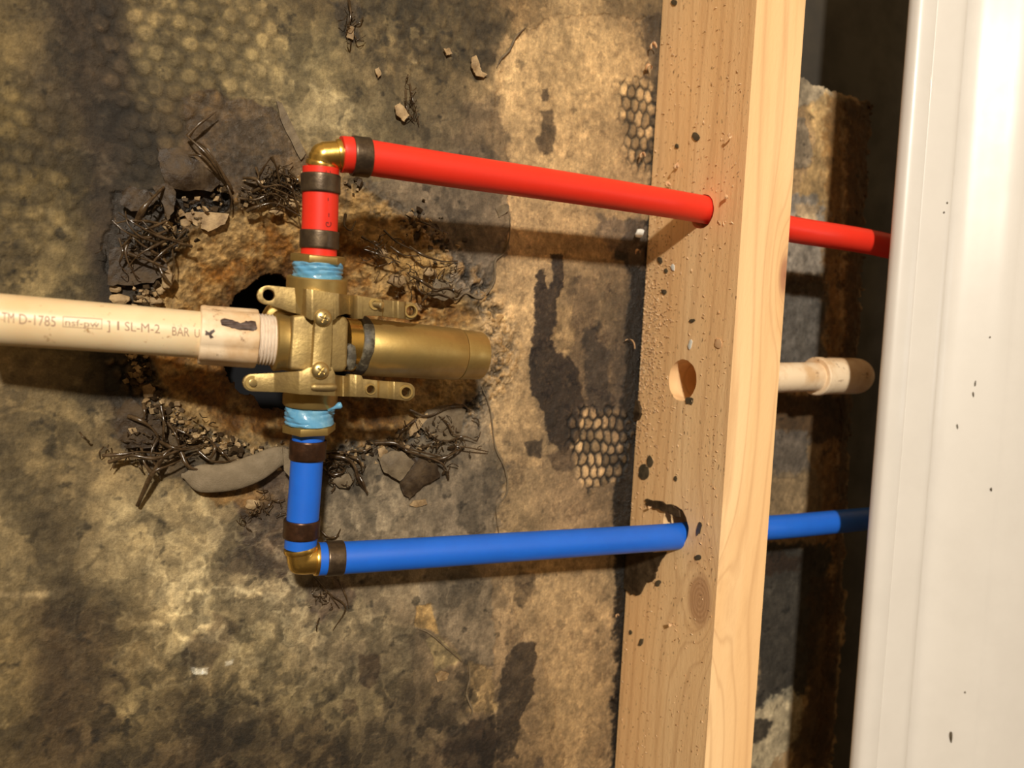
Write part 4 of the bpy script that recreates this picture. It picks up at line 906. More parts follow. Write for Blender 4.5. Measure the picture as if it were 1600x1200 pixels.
# ================================================================ torn strands, flaps, rubble (all part of the broken board)
R = random.Random(5)
def strand(P, y, r=.55, lift=0):
    pts = []
    for i, q in enumerate(P):
        yy = q[2] if len(q) > 2 else y
        pts.append(at(q[0], q[1], yy))
    sm = catmull(pts, 5); ph = R.uniform(0, 6)
    o = sweep_obj('torn_strand', sm, lambda t: r * (1.15 - .75 * t) * (1 + .25 * math.sin(9 * t + ph)), M['strand'], wall, n=8); return o
ST = [
 # left clump
 ([(262, 352, -8), (230, 346, -11), (200, 345, -12), (178, 350, -10)], .8), ([(262, 360, -8), (225, 372, -12), (196, 362, -14), (176, 345, -13)], .8), ([(270, 370, -8), (240, 385, -12), (215, 400, -12), (200, 418, -8)], .7),
 ([(250, 380, -8), (220, 370, -14), (200, 350, -15), (196, 330, -13)], .55), ([(285, 378, -7), (250, 370, -12), (215, 352, -15), (185, 332, -13)], .7), ([(212, 350, -10), (225, 325, -14), (243, 305, -13), (256, 292, -8)], 1.3),
 ([(250, 400, -8), (225, 385, -13), (205, 372, -14), (190, 392, -8)], .6), ([(290, 372, -6), (262, 388, -10), (240, 410, -10), (245, 425, -6)], .7), ([(205, 368, -9), (196, 395, -11), (208, 425, -10), (218, 436, -6)], .6),
 ([(186, 372, -8), (192, 395, -10), (187, 412, -8), (197, 425, -6)], .6), ([(260, 345, -8), (238, 355, -13), (215, 362, -13), (190, 385, -10)], .6), ([(300, 385, -5), (275, 378, -9), (240, 362, -13), (222, 345, -13)], .6), ([(248, 415, -8), (255, 430, -9), (268, 445, -7)], 1.0), ([(200, 396, -9), (235, 408, -10), (262, 420, -8)], .9),
 ([(290, 360, -5), (270, 385, -7), (272, 410, -6), (268, 440, -4)], .5),
 # long strands up from the flap
 ([(358, 292, -4), (338, 262, -8), (322, 240, -10), (295, 215, -8), (293, 212, -7)], .9), ([(362, 296, -4), (346, 268, -9), (326, 235, -10), (308, 222, -7)], .8), ([(340, 270, -6), (322, 250, -9), (310, 243, -9), (294, 242, -7)], .7), ([(293, 214, -6), (310, 195, -8), (338, 174, -7)], .9), ([(355, 290, -5), (362, 310, -5), (360, 328, -3)], .6),
 # upper right of crater lip
 ([(402, 280, -4), (412, 262, -10), (424, 245, -12)], .7), ([(424, 245, -12), (432, 262, -11), (438, 290, -6)], .8), ([(380, 278, -4), (400, 280, -8), (412, 292, -9), (440, 290, -8), (475, 312, -4)], .9), ([(395, 300, -3), (415, 292, -8), (440, 300, -8), (470, 315, -4)], .7), ([(375, 310, -3), (400, 312, -6), (430, 303, -7), (462, 330, -3)], .8), ([(430, 275, -4), (437, 258, -8), (445, 270, -8), (452, 300, -5)], .6), ([(385, 330, -2), (405, 322, -5), (432, 318, -6), (470, 338, -2)], .8), ([(440, 285, -5), (455, 292, -9), (462, 312, -8), (468, 335, -4)], .6), ([(400, 262, -4), (404, 278, -7), (392, 284, -6)], .6), ([(452, 268, -4), (466, 282, -7), (474, 300, -5)], .6),
 # lower left clump
 ([(200, 650, -6), (222, 658, -9), (240, 672, -9), (250, 690, -6)], 1.0), ([(224, 630, -6), (226, 645, -9), (224, 660, -8)], .8), ([(252, 636, -6), (256, 660, -9), (254, 690, -6)], .9), ([(160, 712, -8), (190, 710, -10), (220, 706, -10), (260, 710, -7)], .8), ([(170, 722, -7), (205, 712, -11), (245, 716, -12), (290, 700, -9), (335, 694, -5)], 1.0), ([(215, 790, -5), (226, 765, -9), (240, 738, -12), (262, 728, -12), (300, 712, -8)], 1.2), ([(238, 740, -10), (225, 722, -10), (222, 700, -6)], .9), ([(240, 738, -11), (262, 705, -11), (290, 695, -7)], 1.0), ([(330, 690, -5), (336, 700, -10), (328, 716, -9), (312, 708, -6)], .9), ([(340, 700, -5), (352, 712, -8), (366, 728, -6)], .8), ([(250, 690, -6), (272, 700, -10), (300, 702, -9), (325, 692, -5)], .9), ([(310, 705, -6), (330, 720, -9), (352, 722, -7), (368, 718, -4)], .9), ([(262, 660, -4), (275, 680, -8), (282, 705, -6)], .8), ([(270, 668, -4), (292, 678, -7), (306, 688, -5)], .8), ([(246, 685, -7), (236, 710, -10), (248, 735, -9)], .7), ([(282, 705, -7), (296, 730, -10), (330, 735, -7), (352, 728, -4)], 1.0), ([(300, 690, -5), (318, 682, -8), (332, 690, -6)], .7), ([(184, 718, -7), (172, 735, -6)], .6), ([(320, 725, -6), (345, 735, -7), (372, 722, -5)], .8),
 # right of blue stub
 ([(505, 730, -3), (520, 742, -7), (538, 736, -8), (530, 728, -5)], .8), ([(515, 712, -3), (540, 716, -7), (555, 730, -8), (560, 750, -7), (575, 770, -4)], 1.1), ([(520, 745, -4), (512, 738, -6), (520, 728, -6), (545, 725, -5)], .7), ([(545, 712, -3), (562, 720, -7), (566, 738, -6)], .8), ([(560, 742, -5), (568, 756, -7), (574, 772, -4)], .9), ([(505, 708, -2), (530, 706, -6), (552, 712, -5)], .7), ([(550, 705, -2), (570, 704, -6), (590, 694, -4)], .7), ([(510, 842, -2), (525, 838, -5), (532, 826, -3)], .6), ([(500, 828, -2), (515, 840, -5), (530, 836, -3)], .5),
 # lower right rim of crater
 ([(585, 692, -3), (615, 692, -7), (632, 700, -9), (665, 708, -9), (690, 715, -5)], .9), ([(625, 690, -3), (635, 704, -8), (660, 712, -9), (690, 724, -8), (700, 742, -4)], .9), ([(690, 655, -3), (700, 662, -7), (708, 678, -7), (725, 682, -4)], .7), ([(665, 668, -3), (672, 678, -7), (685, 688, -5)], .6), ([(700, 700, -3), (715, 698, -7), (735, 700, -8), (763, 706, -4)], .7), ([(672, 716, -4), (692, 716, -8), (712, 706, -9), (722, 700, -6)], 1.0), ([(712, 706, -8), (712, 695, -9), (714, 686, -6)], .8), ([(700, 690, -3), (725, 682, -7), (745, 690, -4)], .6), ([(692, 740, -4), (697, 735, -7), (700, 750, -3)], .6), ([(640, 640, -3), (668, 650, -6), (700, 636, -7), (730, 635, -3)], .7), ([(650, 655, -3), (630, 670, -6), (622, 685, -4)], .7), ([(735, 642, -3), (722, 632, -6), (700, 634, -4)], .5), ([(660, 700, -4), (680, 690, -7), (700, 688, -5)], .6),
 # upper right rim of crater
 ([(640, 385, -3), (660, 398, -7), (690, 408, -6), (715, 408, -3)], .8), ([(645, 432, -3), (660, 440, -7), (680, 452, -7), (700, 450, -6), (716, 458, -3)], .9), ([(660, 470, -3), (672, 458, -7), (690, 460, -6), (712, 470, -3)], .8), ([(652, 440, -3), (656, 455, -6), (672, 462, -4)], .8), ([(565, 370, -2), (590, 385, -6), (600, 400, -4)], .7), ([(600, 360, -2), (620, 378, -6), (645, 390, -4)], .7), ([(570, 390, -2), (600, 400, -5), (625, 410, -3)], .7), ([(540, 335, -2), (538, 352, -6), (548, 360, -7), (556, 345, -3)], .7), ([(655, 345, -2), (672, 352, -6), (700, 365, -3)], .5), ([(700, 445, -3), (712, 455, -6), (722, 450, -3)], .7), ([(610, 385, -3), (630, 398, -6), (655, 400, -4)], .6),
 # stray
 ([(545, 0, -2), (548, 25, -5), (540, 55, -2)], .7), ([(640, 130, -1), (646, 160, -4), (655, 195, -2)], .5), ([(634, 140, -1), (636, 170, -4), (648, 190, -2)], .5), ([(500, 915, -2), (518, 930, -5), (540, 950, -3), (520, 985, -2)], .6), ([(528, 905, -2), (540, 930, -5), (545, 950, -2)], .6), ([(490, 900, -1), (512, 925, -4), (530, 950, -2)], .6),
]
for P, r in ST[:98]: strand(P, -6, r)
# pieces of torn paper
def flap(P, ybase, curl, m, th=.9, seed=1, label=None, warp=1.4, name='paper_flap', bulge=0):
    """outline in px at ybase (mm); curl(px,py)-> extra mm towards the room"""
    r = random.Random(seed); J = jagged(P, warp, seed, 4)
    bm = bmesh.new(); vs = [bm.verts.new((a, b, 0)) for a, b in J]; bm.faces.new(vs)
    xs = [p[0] for p in J]; ys = [p[1] for p in J]
    st = max((max(xs) - min(xs)), (max(ys) - min(ys))) / 14
    for ax, lo, hi in ((0, min(xs), max(xs)), (1, min(ys), max(ys))):
        q = lo + st * .5
        while q < hi:
            co = [0, 0, 0]; no = [0, 0, 0]; co[ax] = q; no[ax] = 1
            bmesh.ops.bisect_plane(bm, geom=bm.verts[:] + bm.edges[:] + bm.faces[:], plane_co=co, plane_no=no); q += st
    bmesh.ops.triangulate(bm, faces=bm.faces[:])
    cx, cy = sum(xs) / len(xs), sum(ys) / len(ys)
    for w in bm.verts:
        x, y = w.co.x, w.co.y
        h = ybase - curl(x, y) + .35 * math.sin(x * .31 + seed) * math.cos(y * .27 + seed)
        if bulge: h -= bulge * max(0, 1 - ((x - cx) / (max(xs) - min(xs)) * 2) ** 2 - ((y - cy) / (max(ys) - min(ys)) * 2) ** 2)
        w.co = at(x, y, h)
    ret = bmesh.ops.extrude_face_region(bm, geom=bm.faces[:])
    for g_ in ret['geom']:
        if isinstance(g_, bmesh.types.BMVert): g_.co.y += th / 1000
    bmesh.ops.recalc_face_normals(bm, faces=bm.faces[:])
    me = bpy.data.meshes.new(name); bm.to_mesh(me); bm.free(); o = link(name, me, m); sharp(o, 50); under(o, wall)
    if label: o['label'] = label
    return o
_f = sweep_obj('paper_flap', catmull([at(284, 743, -4), at(300, 745, -7), at(330, 748, -9), (at(365, 744, -10)), at(400, 731, -10), at(428, 716, -9.5), at(444, 712, -8), at(448, 710, -5)], 5), lambda t: 1.2 + 6.4 * math.sin(math.pi * min(.97, t * .62 + .30)) ** .8 * sstep(0, .25, t) * (1 + .06 * math.sin(14 * t)), M['flap_grey'], wall, n=28, flat=.42); _f['label'] = 'grey felted paper fold'
flap([(442, 700), (452, 702), (459, 735), (452, 745), (444, 735)], -8, lambda x, y: 4, M['flap_grey'], 1.5, 3, None, .8)
flap([(590, 715), (610, 705), (628, 705), (648, 722), (640, 735), (625, 752), (600, 738)], -2.0, lambda x, y: 5 - (648 - x) * .03, M['flap'], 1.2, 4, None, 1.0, bulge=2)
flap([(636, 722), (650, 715), (672, 718), (685, 730), (688, 745), (668, 755), (655, 765), (640, 780), (630, 770), (625, 752)], -1.0, lambda x, y: 3.2, M['flap_dark'], 1.2, 5, None, 1.2, bulge=2)
flap([(645, 783), (665, 780), (668, 788), (650, 793), (640, 790)], -1.0, lambda x, y: 1.2, M['stone'], 1, 6, None, .8)
flap([(518, 742), (545, 740), (552, 752), (545, 762), (530, 762), (518, 750)], -1.0, lambda x, y: 3.5, M['flap'], 1.2, 7, None, 1.0, bulge=1.2)
flap([(668, 640), (700, 632), (728, 640), (722, 668), (718, 690), (690, 690), (668, 680), (655, 665)], -.8, lambda x, y: 2.0, M['flap'], 1, 8, None, 1.6, bulge=1)
flap([(245, 232), (285, 232), (300, 240), (320, 260), (345, 285), (330, 300), (280, 296), (258, 290), (250, 262)], -1.5, lambda x, y: 2.5, M['flap_dark'], 1, 9, 'dark lifted paper corner', 2.2, bulge=3)
flap([(238, 292), (262, 285), (275, 300), (272, 330), (262, 345), (255, 320)], -3, lambda x, y: 5 - (272 - x) * .05, M['flap_dark'], 1, 10, None, 1.2)
flap([(190, 300), (204, 290), (235, 300), (250, 310), (230, 325), (205, 330), (188, 320)], -1, lambda x, y: 3, M['flap_dark'], 1, 11, None, 1.8)
flap([(172, 388), (200, 385), (250, 395), (262, 420), (240, 442), (200, 446), (168, 445)], -1, lambda x, y: 2.0, M['flap_dark'], 1, 12, None, 1.8)
flap([(182, 640), (205, 622), (225, 640), (250, 655), (262, 690), (235, 700), (195, 700), (180, 672)], -1, lambda x, y: 3.5, M['flap_dark'], 1, 13, None, 2.0)
flap([(284, 335), (300, 330), (358, 334), (352, 350), (325, 362), (305, 352)], 1, lambda x, y: 1, M['stone'], 3, 14, 'pale exposed plaster ledge', 1.2)
flap([(200, 670), (212, 668), (215, 676), (205, 678)], -4.6, lambda x, y: .6, M['stone'], 1, 15, None, .8)
flap([(680, 435), (700, 440), (712, 462), (695, 470), (672, 462)], -.5, lambda x, y: 3, M['flap'], 1.4, 16, None, 1.6, bulge=1.5)
flap([(470, 250), (478, 240), (440, 160), (432, 158), (440, 190)], -1, lambda x, y: 1.4, M['flap'], 1, 17, 'lighter paper ridge', .8)
flap([(737, 90), (744, 86), (749, 98), (752, 110), (762, 116), (756, 121), (744, 118), (737, 105)], -1, lambda x, y: 2.2, M['stone'], 1, 18, None, .8)
flap([(693, 76), (703, 75), (707, 84), (698, 86)], -1, lambda x, y: 1.6, M['stone'], 1, 19, None, .8)
flap([(617, 165), (625, 160), (632, 168), (640, 180), (632, 190), (620, 180)], -1, lambda x, y: 2.2, M['stone'], 1, 20, None, .8)
flap([(586, 108), (592, 105), (596, 115), (591, 122)], -.5, lambda x, y: 1.4, M['stone'], 1, 21, None, .6)
flap([(545, 40), (553, 42), (552, 62), (541, 58)], -.5, lambda x, y: 1.8, M['stone'], 1, 22, None, .6)
flap([(774, 325), (792, 318), (796, 322), (794, 330), (780, 340)], -.3, lambda x, y: 1.6, M['flap'], .8, 23, None, .6)
flap([(640, 672), (652, 655), (668, 645), (668, 655), (650, 675), (640, 682)], -1.5, lambda x, y: 1.6, M['stone'], 1, 24, None, 1.0)
flap([(590, 702), (600, 697), (606, 705), (600, 718), (594, 716)], -3.0, lambda x, y: 2.6, M['stone'], 1, 25, None, .6)
flap([(680, 1055), (690, 1048), (702, 1052), (698, 1062), (684, 1066)], -.6, lambda x, y: 1.2, M['stone'], 1, 26, None, .8)
for _k, (_P, _r) in enumerate([([(822, 42), (806, 58), (796, 78), (783, 92), (776, 106)], .5), ([(797, 335), (796, 370), (788, 395), (774, 408), (772, 440), (752, 466), (728, 458), (712, 467), (700, 448)], .45), ([(732, 1036), (734, 1060), (729, 1085), (738, 1110), (733, 1125)], .5), ([(652, 982), (672, 990), (700, 1014), (722, 1034)], .4), ([(752, 602), (766, 640), (774, 698), (790, 735), (792, 770), (776, 795), (780, 838)], .4)]):
    _o = sweep_obj('paper_lip', catmull([at(a, b, -.9 - .5 * (i % 2)) for i, (a, b) in enumerate(_P)], 6), lambda t, q=_r: q * (.5 + math.sin(math.pi * t) * (1 + .3 * math.sin(40 * t))), M['flap'], wall, n=10)
# plaster lumps by the left lip
def lump(px, py, y, rx, rz, m, seed, flat=.6, name='plaster_lump'):
    bm = bmesh.new(); bmesh.ops.create_icosphere(bm, subdivisions=3, radius=1); r = random.Random(seed); ph = [r.uniform(0, 6) for _ in range(6)]
    p = at(px, py, y); k = (at(px + 1, py, y) - p).length
    for w in bm.verts:
        c = w.co; s = 1 + .14 * math.sin(3 * c.x + ph[0]) * math.cos(4 * c.z + ph[1]) + .09 * math.sin(7 * c.z + ph[2]) + .08 * math.sin(8 * c.x + 5 * c.y + ph[3])
        w.co = p + Vector((c.x * rx * k * s, c.y * min(rx, rz) * k * s * flat, c.z * rz * k * s))
    me = bpy.data.meshes.new(name); bm.to_mesh(me); bm.free(); o = link(name, me, m); under(o, wall); return o
for i, a in enumerate([(187, 468, 0, 16, 9), (222, 468, 0, 12, 8), (262, 435, -2, 10, 18), (250, 452, 0, 8, 8), (180, 452, 0, 10, 6), (232, 612, -1, 10, 14), (215, 582, 0, 8, 12), (288, 672, -3, 5, 4), (298, 690, -3, 8, 4), (322, 702, -3, 9, 8), (395, 788, -1, 11, 9), (290, 348, 0, 8, 8), (262, 352, 0, 8, 8), (275, 640, 0, 7, 9), (620, 438, -1, 14, 10), (672, 425, -1, 10, 7), (596, 395, -1, 10, 6), (650, 480, -1, 9, 6), (250, 700, -2, 4, 4), (236, 470, 1, 20, 6), (455, 318, -1, 12, 8), (432, 330, 0, 10, 6), (482, 737, -2, 8, 5)]):
    lump(a[0], a[1], a[2], a[3], a[4], M['stone'], i, .45)

def rim_point(r, a, t):
    ri = HOLE_OUT; x = math.cos(a); y = math.sin(a)
    ro = float(radial(np.array([C_IN[0] + x * 100]), np.array([C_IN[1] + y * 100]), HOLE_OUT)[0]); return C_IN[0] + x * ro * t, C_IN[1] + y * ro * t
def crumbs():
    r = random.Random(21)
    for mname, cnt, lo, hi in (('stone', 420, .6, 2.4), ('flap_dark', 420, .6, 2.6)):
        v = []; f = []
        for _ in range(cnt):
            a = r.uniform(-math.pi, math.pi); tt = r.gauss(1.10, .055)
            if (-2.6 < a < -1.2 and r.random() < .5) or -.55 < a < .5 or (-1.2 < a < -.9): continue
            x, y = rim_point(r, a, tt); p = at(x, y, r.uniform(-2.4, 1.0)); q = r.uniform(lo, hi) / 1000; k = len(v)
            rot = Matrix.Rotation(r.uniform(0, 6), 3, Vector((r.uniform(-1, 1), r.uniform(-1, 1), r.uniform(-1, 1))).normalized())
            for cx in (-1, 1):
                for cy in (-1, 1):
                    for cz in (-1, 1): v.append(p + rot @ Vector((cx * q * r.uniform(.4, 1), cy * q * .5 * r.uniform(.4, 1), cz * q * r.uniform(.3, .8))))
            f += [tuple(k + i for i in q_) for q_ in ((0, 1, 3, 2), (4, 6, 7, 5), (0, 4, 5, 1), (2, 3, 7, 6), (0, 2, 6, 4), (1, 5, 7, 3))]
        o = link('crumbled_plaster', mesh_from('crumbled_plaster', v, f), M[mname]); bm = bmesh.new(); bm.from_mesh(o.data); bmesh.ops.recalc_face_normals(bm, faces=bm.faces); bm.to_mesh(o.data); bm.free()
        sharp(o, 40); under(o, wall); o['kind'] = 'stuff'
crumbs()
def fuzz():
    r = random.Random(4); v = []; f = []
    zones = [((225, 370), (60, 55), 60), ((430, 295), (55, 30), 70), ((260, 690), (85, 45), 80), ((535, 735), (38, 30), 45), ((690, 690), (55, 40), 60), ((660, 440), (50, 35), 50), ((590, 390), (45, 25), 25), ((405, 800), (40, 25), 25), ((505, 930), (30, 30), 16), ((640, 160), (14, 35), 10), ((548, 40), (10, 40), 10)]
    for (cx, cy), (sx, sy), cnt in zones:
        for _ in range(cnt):
            x, y = r.gauss(cx, sx * .5), r.gauss(cy, sy * .5); a = r.uniform(0, 6.28); L = r.uniform(6, 22); b = a + r.uniform(-1.2, 1.2); d0 = r.uniform(-3, 0); d1 = r.uniform(-9, -3)
            P = catmull([at(x, y, d0), at(x + math.cos(a) * L * .5, y + math.sin(a) * L * .5, d1), at(x + math.cos(a) * L * .5 + math.cos(b) * L * .5, y + math.sin(a) * L * .5 + math.sin(b) * L * .5, (d0 + d1) / 2)], 4)
            w, g_ = sweep(P, r.uniform(.15, .42), 6); k = len(v); v += w; f += [tuple(k + i for i in q) for q in g_]
    o = link('fine_torn_fibres', mesh_from('fine_torn_fibres', v, f), M['strand']); under(o, wall); o['kind'] = 'stuff'
fuzz()
# ================================================================ debris on the stud and board edge
def shaving(px, py, y, L, w, ang, label, seed, side=True, turns=.6):
    p = on_side(px, py, -.0012) if side is True else at(px, py, y)
    n = 16; v = []; f = []; r = random.Random(seed)
    ca, sa = math.cos(math.radians(ang)), math.sin(math.radians(ang)); Rr = L / (turns * 2 * math.pi)
    for i in range(n + 1):
        t = i / n; a = turns * 2 * math.pi * t; u = Rr * math.sin(a); h = Rr * (1 - math.cos(a)) * .8; ww = w * (.4 + .6 * math.sin(math.pi * min(max(t, .08), .92)))
        for s in (-1, 1):
            du, dz = u * ca - s * ww / 2 * sa, u * sa + s * ww / 2 * ca
            v.append(p + Vector((-h - .1, du * .8, dz)) / 1000)
    m_ = len(v)
    v += [q + Vector((-.0003, -.0002, 0)) for q in v[:m_]]
    for i in range(n):
        o = 2 * i; f += [(o, o + 1, o + 3, o + 2), (m_ + o, m_ + o + 2, m_ + o + 3, m_ + o + 1), (o, o + 2, m_ + o + 2, m_ + o), (o + 1, m_ + o + 1, m_ + o + 3, o + 3)]
    f += [(0, m_, m_ + 1, 1), (2 * n, 2 * n + 1, m_ + 2 * n + 1, m_ + 2 * n)]
    o = link('wood_shaving', mesh_from('wood_shaving', v, f), M['shaving']); tag(o, label, 'wood shaving', 'wood shavings along the stud'); return o
shaving(1026, 75, -6, 11, 4, 75, 'pinkish wood shaving curl beside the top of the stud', 1, False)
shaving(1018, 108, -5, 10, 4, 120, 'second curl of wood from the top along the stud edge, jagged', 2, False)
shaving(1008, 245, -5, 9, 4, 80, 'torn wood shaving beside the stud just above the red pipe', 3, False)
shaving(1000, 395, -5, 8, 3, 110, 'small wood splinter at the stud edge below the red pipe', 4, False)
shaving(1060, 262, 0, 7, 4.5, 60, 'rolled wood curl on the stud side above the red pipe', 5)
shaving(1048, 290, 0, 9, 3.0, 40, 'thin peeled splinter on the stud side right above the red pipe', 12)
shaving(1138, 308, 0, 5, 3, 10, 'small pale wood chip right of the hole of the red pipe', 6)
shaving(1144, 212, 0, 6, 2, -50, 'thin pale wood chip high on the stud side', 7)
shaving(992, 545, -4, 14, 3, 88, 'long rough splinter on the stud edge left of the empty hole', 8, False, .35)
shaving(1018, 792, 0, 6, 1.6, -30, 'white curled splinter over the hole of the blue pipe', 9)
shaving(1050, 975, 0, 6, 2.5, -45, 'small pale wood chip on the stud below the blue pipe', 10)
shaving(967, 962, -4, 5, 2.5, 70, 'small wood chip at the stud edge near the bottom', 11, False)
# dark flakes on the stud side
FL = [(1087, 213, 5, 8, 30, 'dark oval flake on the stud side above the red pipe'), (1057, 228, 3, 4, 20, 'small dark fleck on the stud left of the oval flake'), (1053, 3, 5, 5, 40, 'dark flake at the very top of the stud side'),
      (1006, 738, 9, 13, 10, 'large grey flake on the stud above the blue pipe, left of its neighbour'), (1015, 722, 5, 11, 0, 'tall grey flake on the stud above the blue pipe'), (1092, 826, 3.5, 12, -15, 'narrow dark flake right of the hole of the blue pipe'),
      (1090, 871, 5, 5, 40, 'dark round flake on the stud above the knot'), (1028, 911, 4, 6, -35, 'dark flake beside the black scrap under the blue pipe'), (1001, 1004, 3.5, 7, -20, 'small pointed dark flake low on the stud'),
      (1077, 626, 7, 6, 0, 'grey triangular flake at the lower lip of the empty hole'), (1031, 407, 4, 6, 10, 'dark flake on the stud under the red pipe shadow'), (1037, 456, 4, 5, 40, 'dark grey fleck on the stud well below the red pipe'),
      (1081, 501, 5, 3, 20, 'brown rice-shaped fleck on the stud above the empty hole'), (1040, 423, 3, 4, 0, 'tiny dark fleck lower right of the flake under the red pipe'), (1055, 748, 3, 4, 0, 'small dark fleck on the stud between the empty hole and blue pipe'), (985, 988, 2.5, 4, 0, 'tiny brown fleck near the lower left edge of the stud')]
def flake(px, py, w, h, ang, label, m, name='debris_flake', cat='debris', side=True, grp='dark flakes stuck to the stud', y=-100, th=.35):
    r = random.Random(int(px * 7 + py)); n = 11; P = []
    for i in range(n):
        a = 2 * math.pi * i / n; rr = r.uniform(.75, 1.15); x_ = math.cos(a) * w * rr; y_ = math.sin(a) * h * rr; ca, sa = math.cos(math.radians(ang)), math.sin(math.radians(ang))
        P.append((px + x_ * ca + y_ * sa, py - x_ * sa + y_ * ca))
    if side: F_ = [on_side(a, b, -.0002 - th / 1000) for a, b in P]; d = Vector((th / 1000, 0, 0)); up = Vector((-.0004, 0, 0)); c = on_side(px, py, -.0002 - th / 1000) + up
    else: F_ = [at(a, b, y - th) for a, b in P]; d = Vector((0, th / 1000, 0)); c = at(px, py, y - th - .3)
    v = F_ + [p + d for p in F_] + [c]; f = [(i, (i + 1) % n, 2 * n) for i in range(n)] + [(i, i + n, (i + 1) % n + n, (i + 1) % n) for i in range(n)] + [tuple(reversed(range(n, 2 * n)))]
    o = link(name, mesh_from(name, v, f), m); sharp(o, 40); tag(o, label, cat, grp); return o
for px, py, w, h, a, l in FL: flake(px, py, w, h, a, l, M['dark_flake'])
flake(1078, 538, 3, 8, -15, 'narrow whitish chip just above the empty hole', M['white_bit'], grp='pale chips stuck to the stud')
flake(1122, 536, 6, 8, 20, 'pale glassy chip to the upper right of the empty hole', M['shaving'], grp='pale chips stuck to the stud')
flake(1051, 418, 3, 6, 10, 'small whitish chip on the stud below the red pipe', M['white_bit'], grp='pale chips stuck to the stud')
flake(1000, 364, 6, 8, -40, 'bright white chip at the stud edge below the red pipe', M['white_bit'], side=False, y=-6, grp=None, th=.8)
# dark paper scrap clinging to the stud below the blue pipe
def side_scrap(P, label, seed, m, h=1.6):
    J = jagged(P, 2.0, seed, 4); bm = bmesh.new(); bm.faces.new([bm.verts.new((a, b, 0)) for a, b in J])
    for ax, lo, hi in ((0, min(p[0] for p in J), max(p[0] for p in J)), (1, min(p[1] for p in J), max(p[1] for p in J))):
        q = lo + 3
        while q < hi:
            co = [0, 0, 0]; no = [0, 0, 0]; co[ax] = q; no[ax] = 1
            bmesh.ops.bisect_plane(bm, geom=bm.verts[:] + bm.edges[:] + bm.faces[:], plane_co=co, plane_no=no); q += 5
    bmesh.ops.triangulate(bm, faces=bm.faces[:]); cx = sum(p[0] for p in J) / len(J); cy = sum(p[1] for p in J) / len(J)
    for w in bm.verts:
        x, y = w.co.x, w.co.y; k = max(0, 1 - math.hypot((x - cx) / 40, (y - cy) / 35)); w.co = on_side(x, y, -(.0009 + h / 1000 * k * (1 + .5 * math.sin(x * .4) * math.cos(y * .5))))
    ret = bmesh.ops.extrude_face_region(bm, geom=bm.faces[:])
    for g_ in ret['geom']:
        if isinstance(g_, bmesh.types.BMVert): g_.co.x = -.0001
    bmesh.ops.recalc_face_normals(bm, faces=bm.faces[:]); me = bpy.data.meshes.new('s'); bm.to_mesh(me); bm.free(); o = link('paper_scrap', me, m); sharp(o, 50); tag(o, label, 'paper scrap'); return o
side_scrap([(972, 862), (1040, 862), (1030, 880), (1022, 895), (1020, 905), (1005, 915), (1000, 928), (985, 930), (974, 920), (968, 900)], 'black rotten paper scrap on the stud under the blue pipe', 3, M['flap_dark'])
side_scrap([(1008, 780), (1022, 782), (1046, 788), (1060, 797), (1062, 808), (1052, 806), (1040, 800), (1022, 795), (1010, 790)], 'ragged dark paper rim above the hole of the blue pipe', 4, M['flap_dark'], .8)
side_scrap([(982, 630), (994, 625), (1000, 640), (996, 655), (986, 665), (978, 655)], 'small dark paper lump at the stud edge below the empty hole', 5, M['flap_dark'], 2)
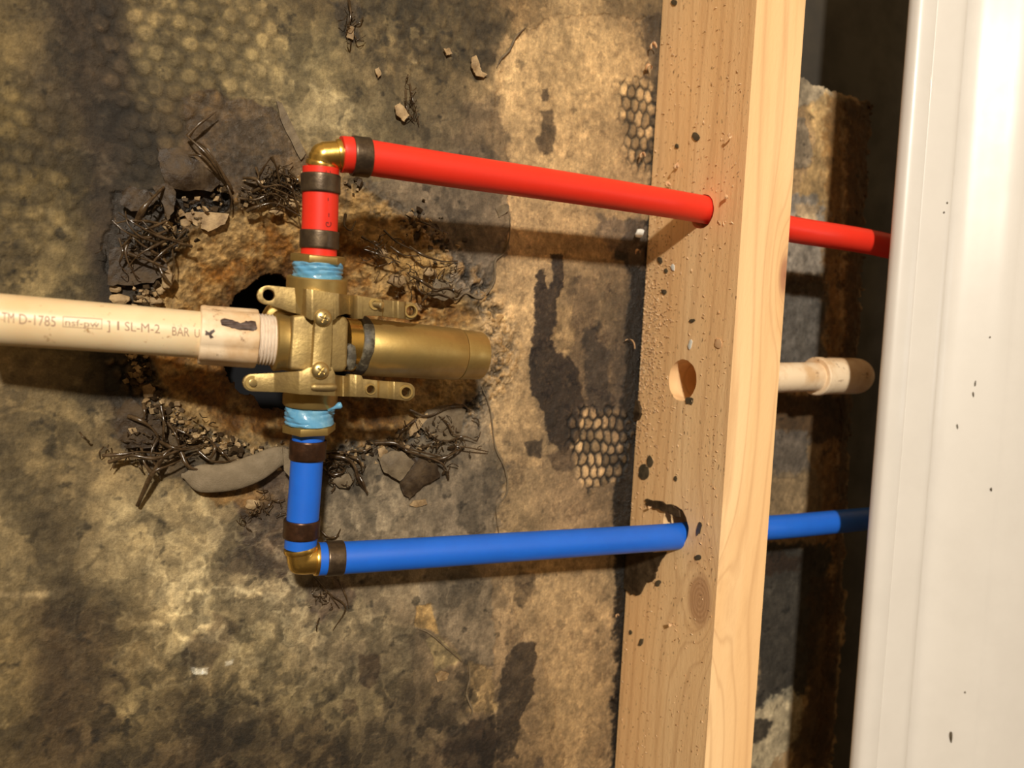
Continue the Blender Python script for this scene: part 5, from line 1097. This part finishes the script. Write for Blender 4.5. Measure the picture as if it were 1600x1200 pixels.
# sawdust film: too many specks to count
def sawdust():
    v = []; f = []; r = random.Random(9)
    spots = []
    for _ in range(1500):
        # dense left of the empty hole, thinner elsewhere
        if r.random() < .6: y_ = r.gauss(-.010, .011); z_ = r.gauss(.008, .042)
        else: y_ = r.uniform(-.086, -.003); z_ = r.uniform(-.32, .23)
        y_ = min(max(y_, -.086), -.0025); spots.append((y_, z_))
    for y_, z_ in spots:
        if any(math.hypot(y_ - h.y, z_ - h.z) < q for h, q in ((HR, .0115), (HB, .015), (HE, .0142))): continue
        c = Vector((-.0003, y_, z_)); a = r.uniform(0, 3.14); L_ = r.uniform(.3, 1.7) / 1000; w = r.uniform(.15, .5) / 1000; t = Vector((r.uniform(-.6, .1), math.cos(a), math.sin(a))).normalized(); s = Vector((0, -math.sin(a), math.cos(a)))
        k = len(v); hh = Vector((-r.uniform(.2, .5) / 1000, 0, 0)); v += [c - t * L_, c + s * w, c + t * L_, c - s * w, c + hh, c - hh * .5]
        f += [(k, k + 1, k + 4), (k + 1, k + 2, k + 4), (k + 2, k + 3, k + 4), (k + 3, k, k + 4), (k + 1, k, k + 5), (k + 2, k + 1, k + 5), (k + 3, k + 2, k + 5), (k, k + 3, k + 5)]
    o = link('sawdust', mesh_from('sawdust', v, f), M['saw'], smooth=False); tag(o, 'fine pale sawdust and splinters clinging to the stud side round the holes', 'sawdust', kind='stuff')
M['saw'] = speckled('sawdust', (0.80, 0.58, 0.34), (0.36, 0.22, 0.11), 260, (0.5, 0.7), lo=.45, hi=.58)
sawdust()
# specks on the tub
def on_tub(px, py):
    dg = bpy.context.evaluated_depsgraph_get(); d = Vector(CM @ np.array([(px - 800) / FPX, 1, -(py - 600) / FPX])).normalized()
    ok, loc, nr, _ = tb.ray_cast(Vector(CP), d); return loc, nr
bpy.context.view_layer.update()
for px, py, w, h, l in ((1487, 1153, 2.2, 6.5, 'black insect-like speck low on the white tub'), (1524, 599, 1.0, 3, 'tiny brown dash on the tub, upper of the close pair'), (1521, 617, 1.0, 3, 'tiny brown dash on the tub, lower of the close pair'), (1496, 667, 1.0, 3, 'tiny brown speck on the tub left of and below the close pair'), (1480, 317, 1.2, 1.2, 'tiny speck on the tub near its upper left'), (1475, 332, 1.2, 1.2, 'tiny speck on the tub just below the uppermost one'), (1549, 765, 1.5, 2, 'tiny brown speck on the right part of the tub'), (1547, 527, 1.0, 1, 'tiny speck on the tub above the close pair'), (1508, 1082, 1.0, 1.2, 'tiny speck on the tub above the black one')):
    loc, nr = on_tub(px, py)
    if loc is None: continue
    s = (at(px + 1, py, loc.y * 1000) - at(px, py, loc.y * 1000)).length
    bm = bmesh.new(); bmesh.ops.create_icosphere(bm, subdivisions=2, radius=1)
    for q in bm.verts: q.co = loc + nr * .00005 + Vector((q.co.x * w * s + q.co.z * .25 * h * s * (-1 if py > 600 else .3), q.co.y * .0003, q.co.z * h * s))
    me = bpy.data.meshes.new('dirt_speck'); bm.to_mesh(me); bm.free(); o = link('dirt_speck', me, M['dark_flake']); tag(o, l, 'dirt speck', 'specks of dirt on the tub')
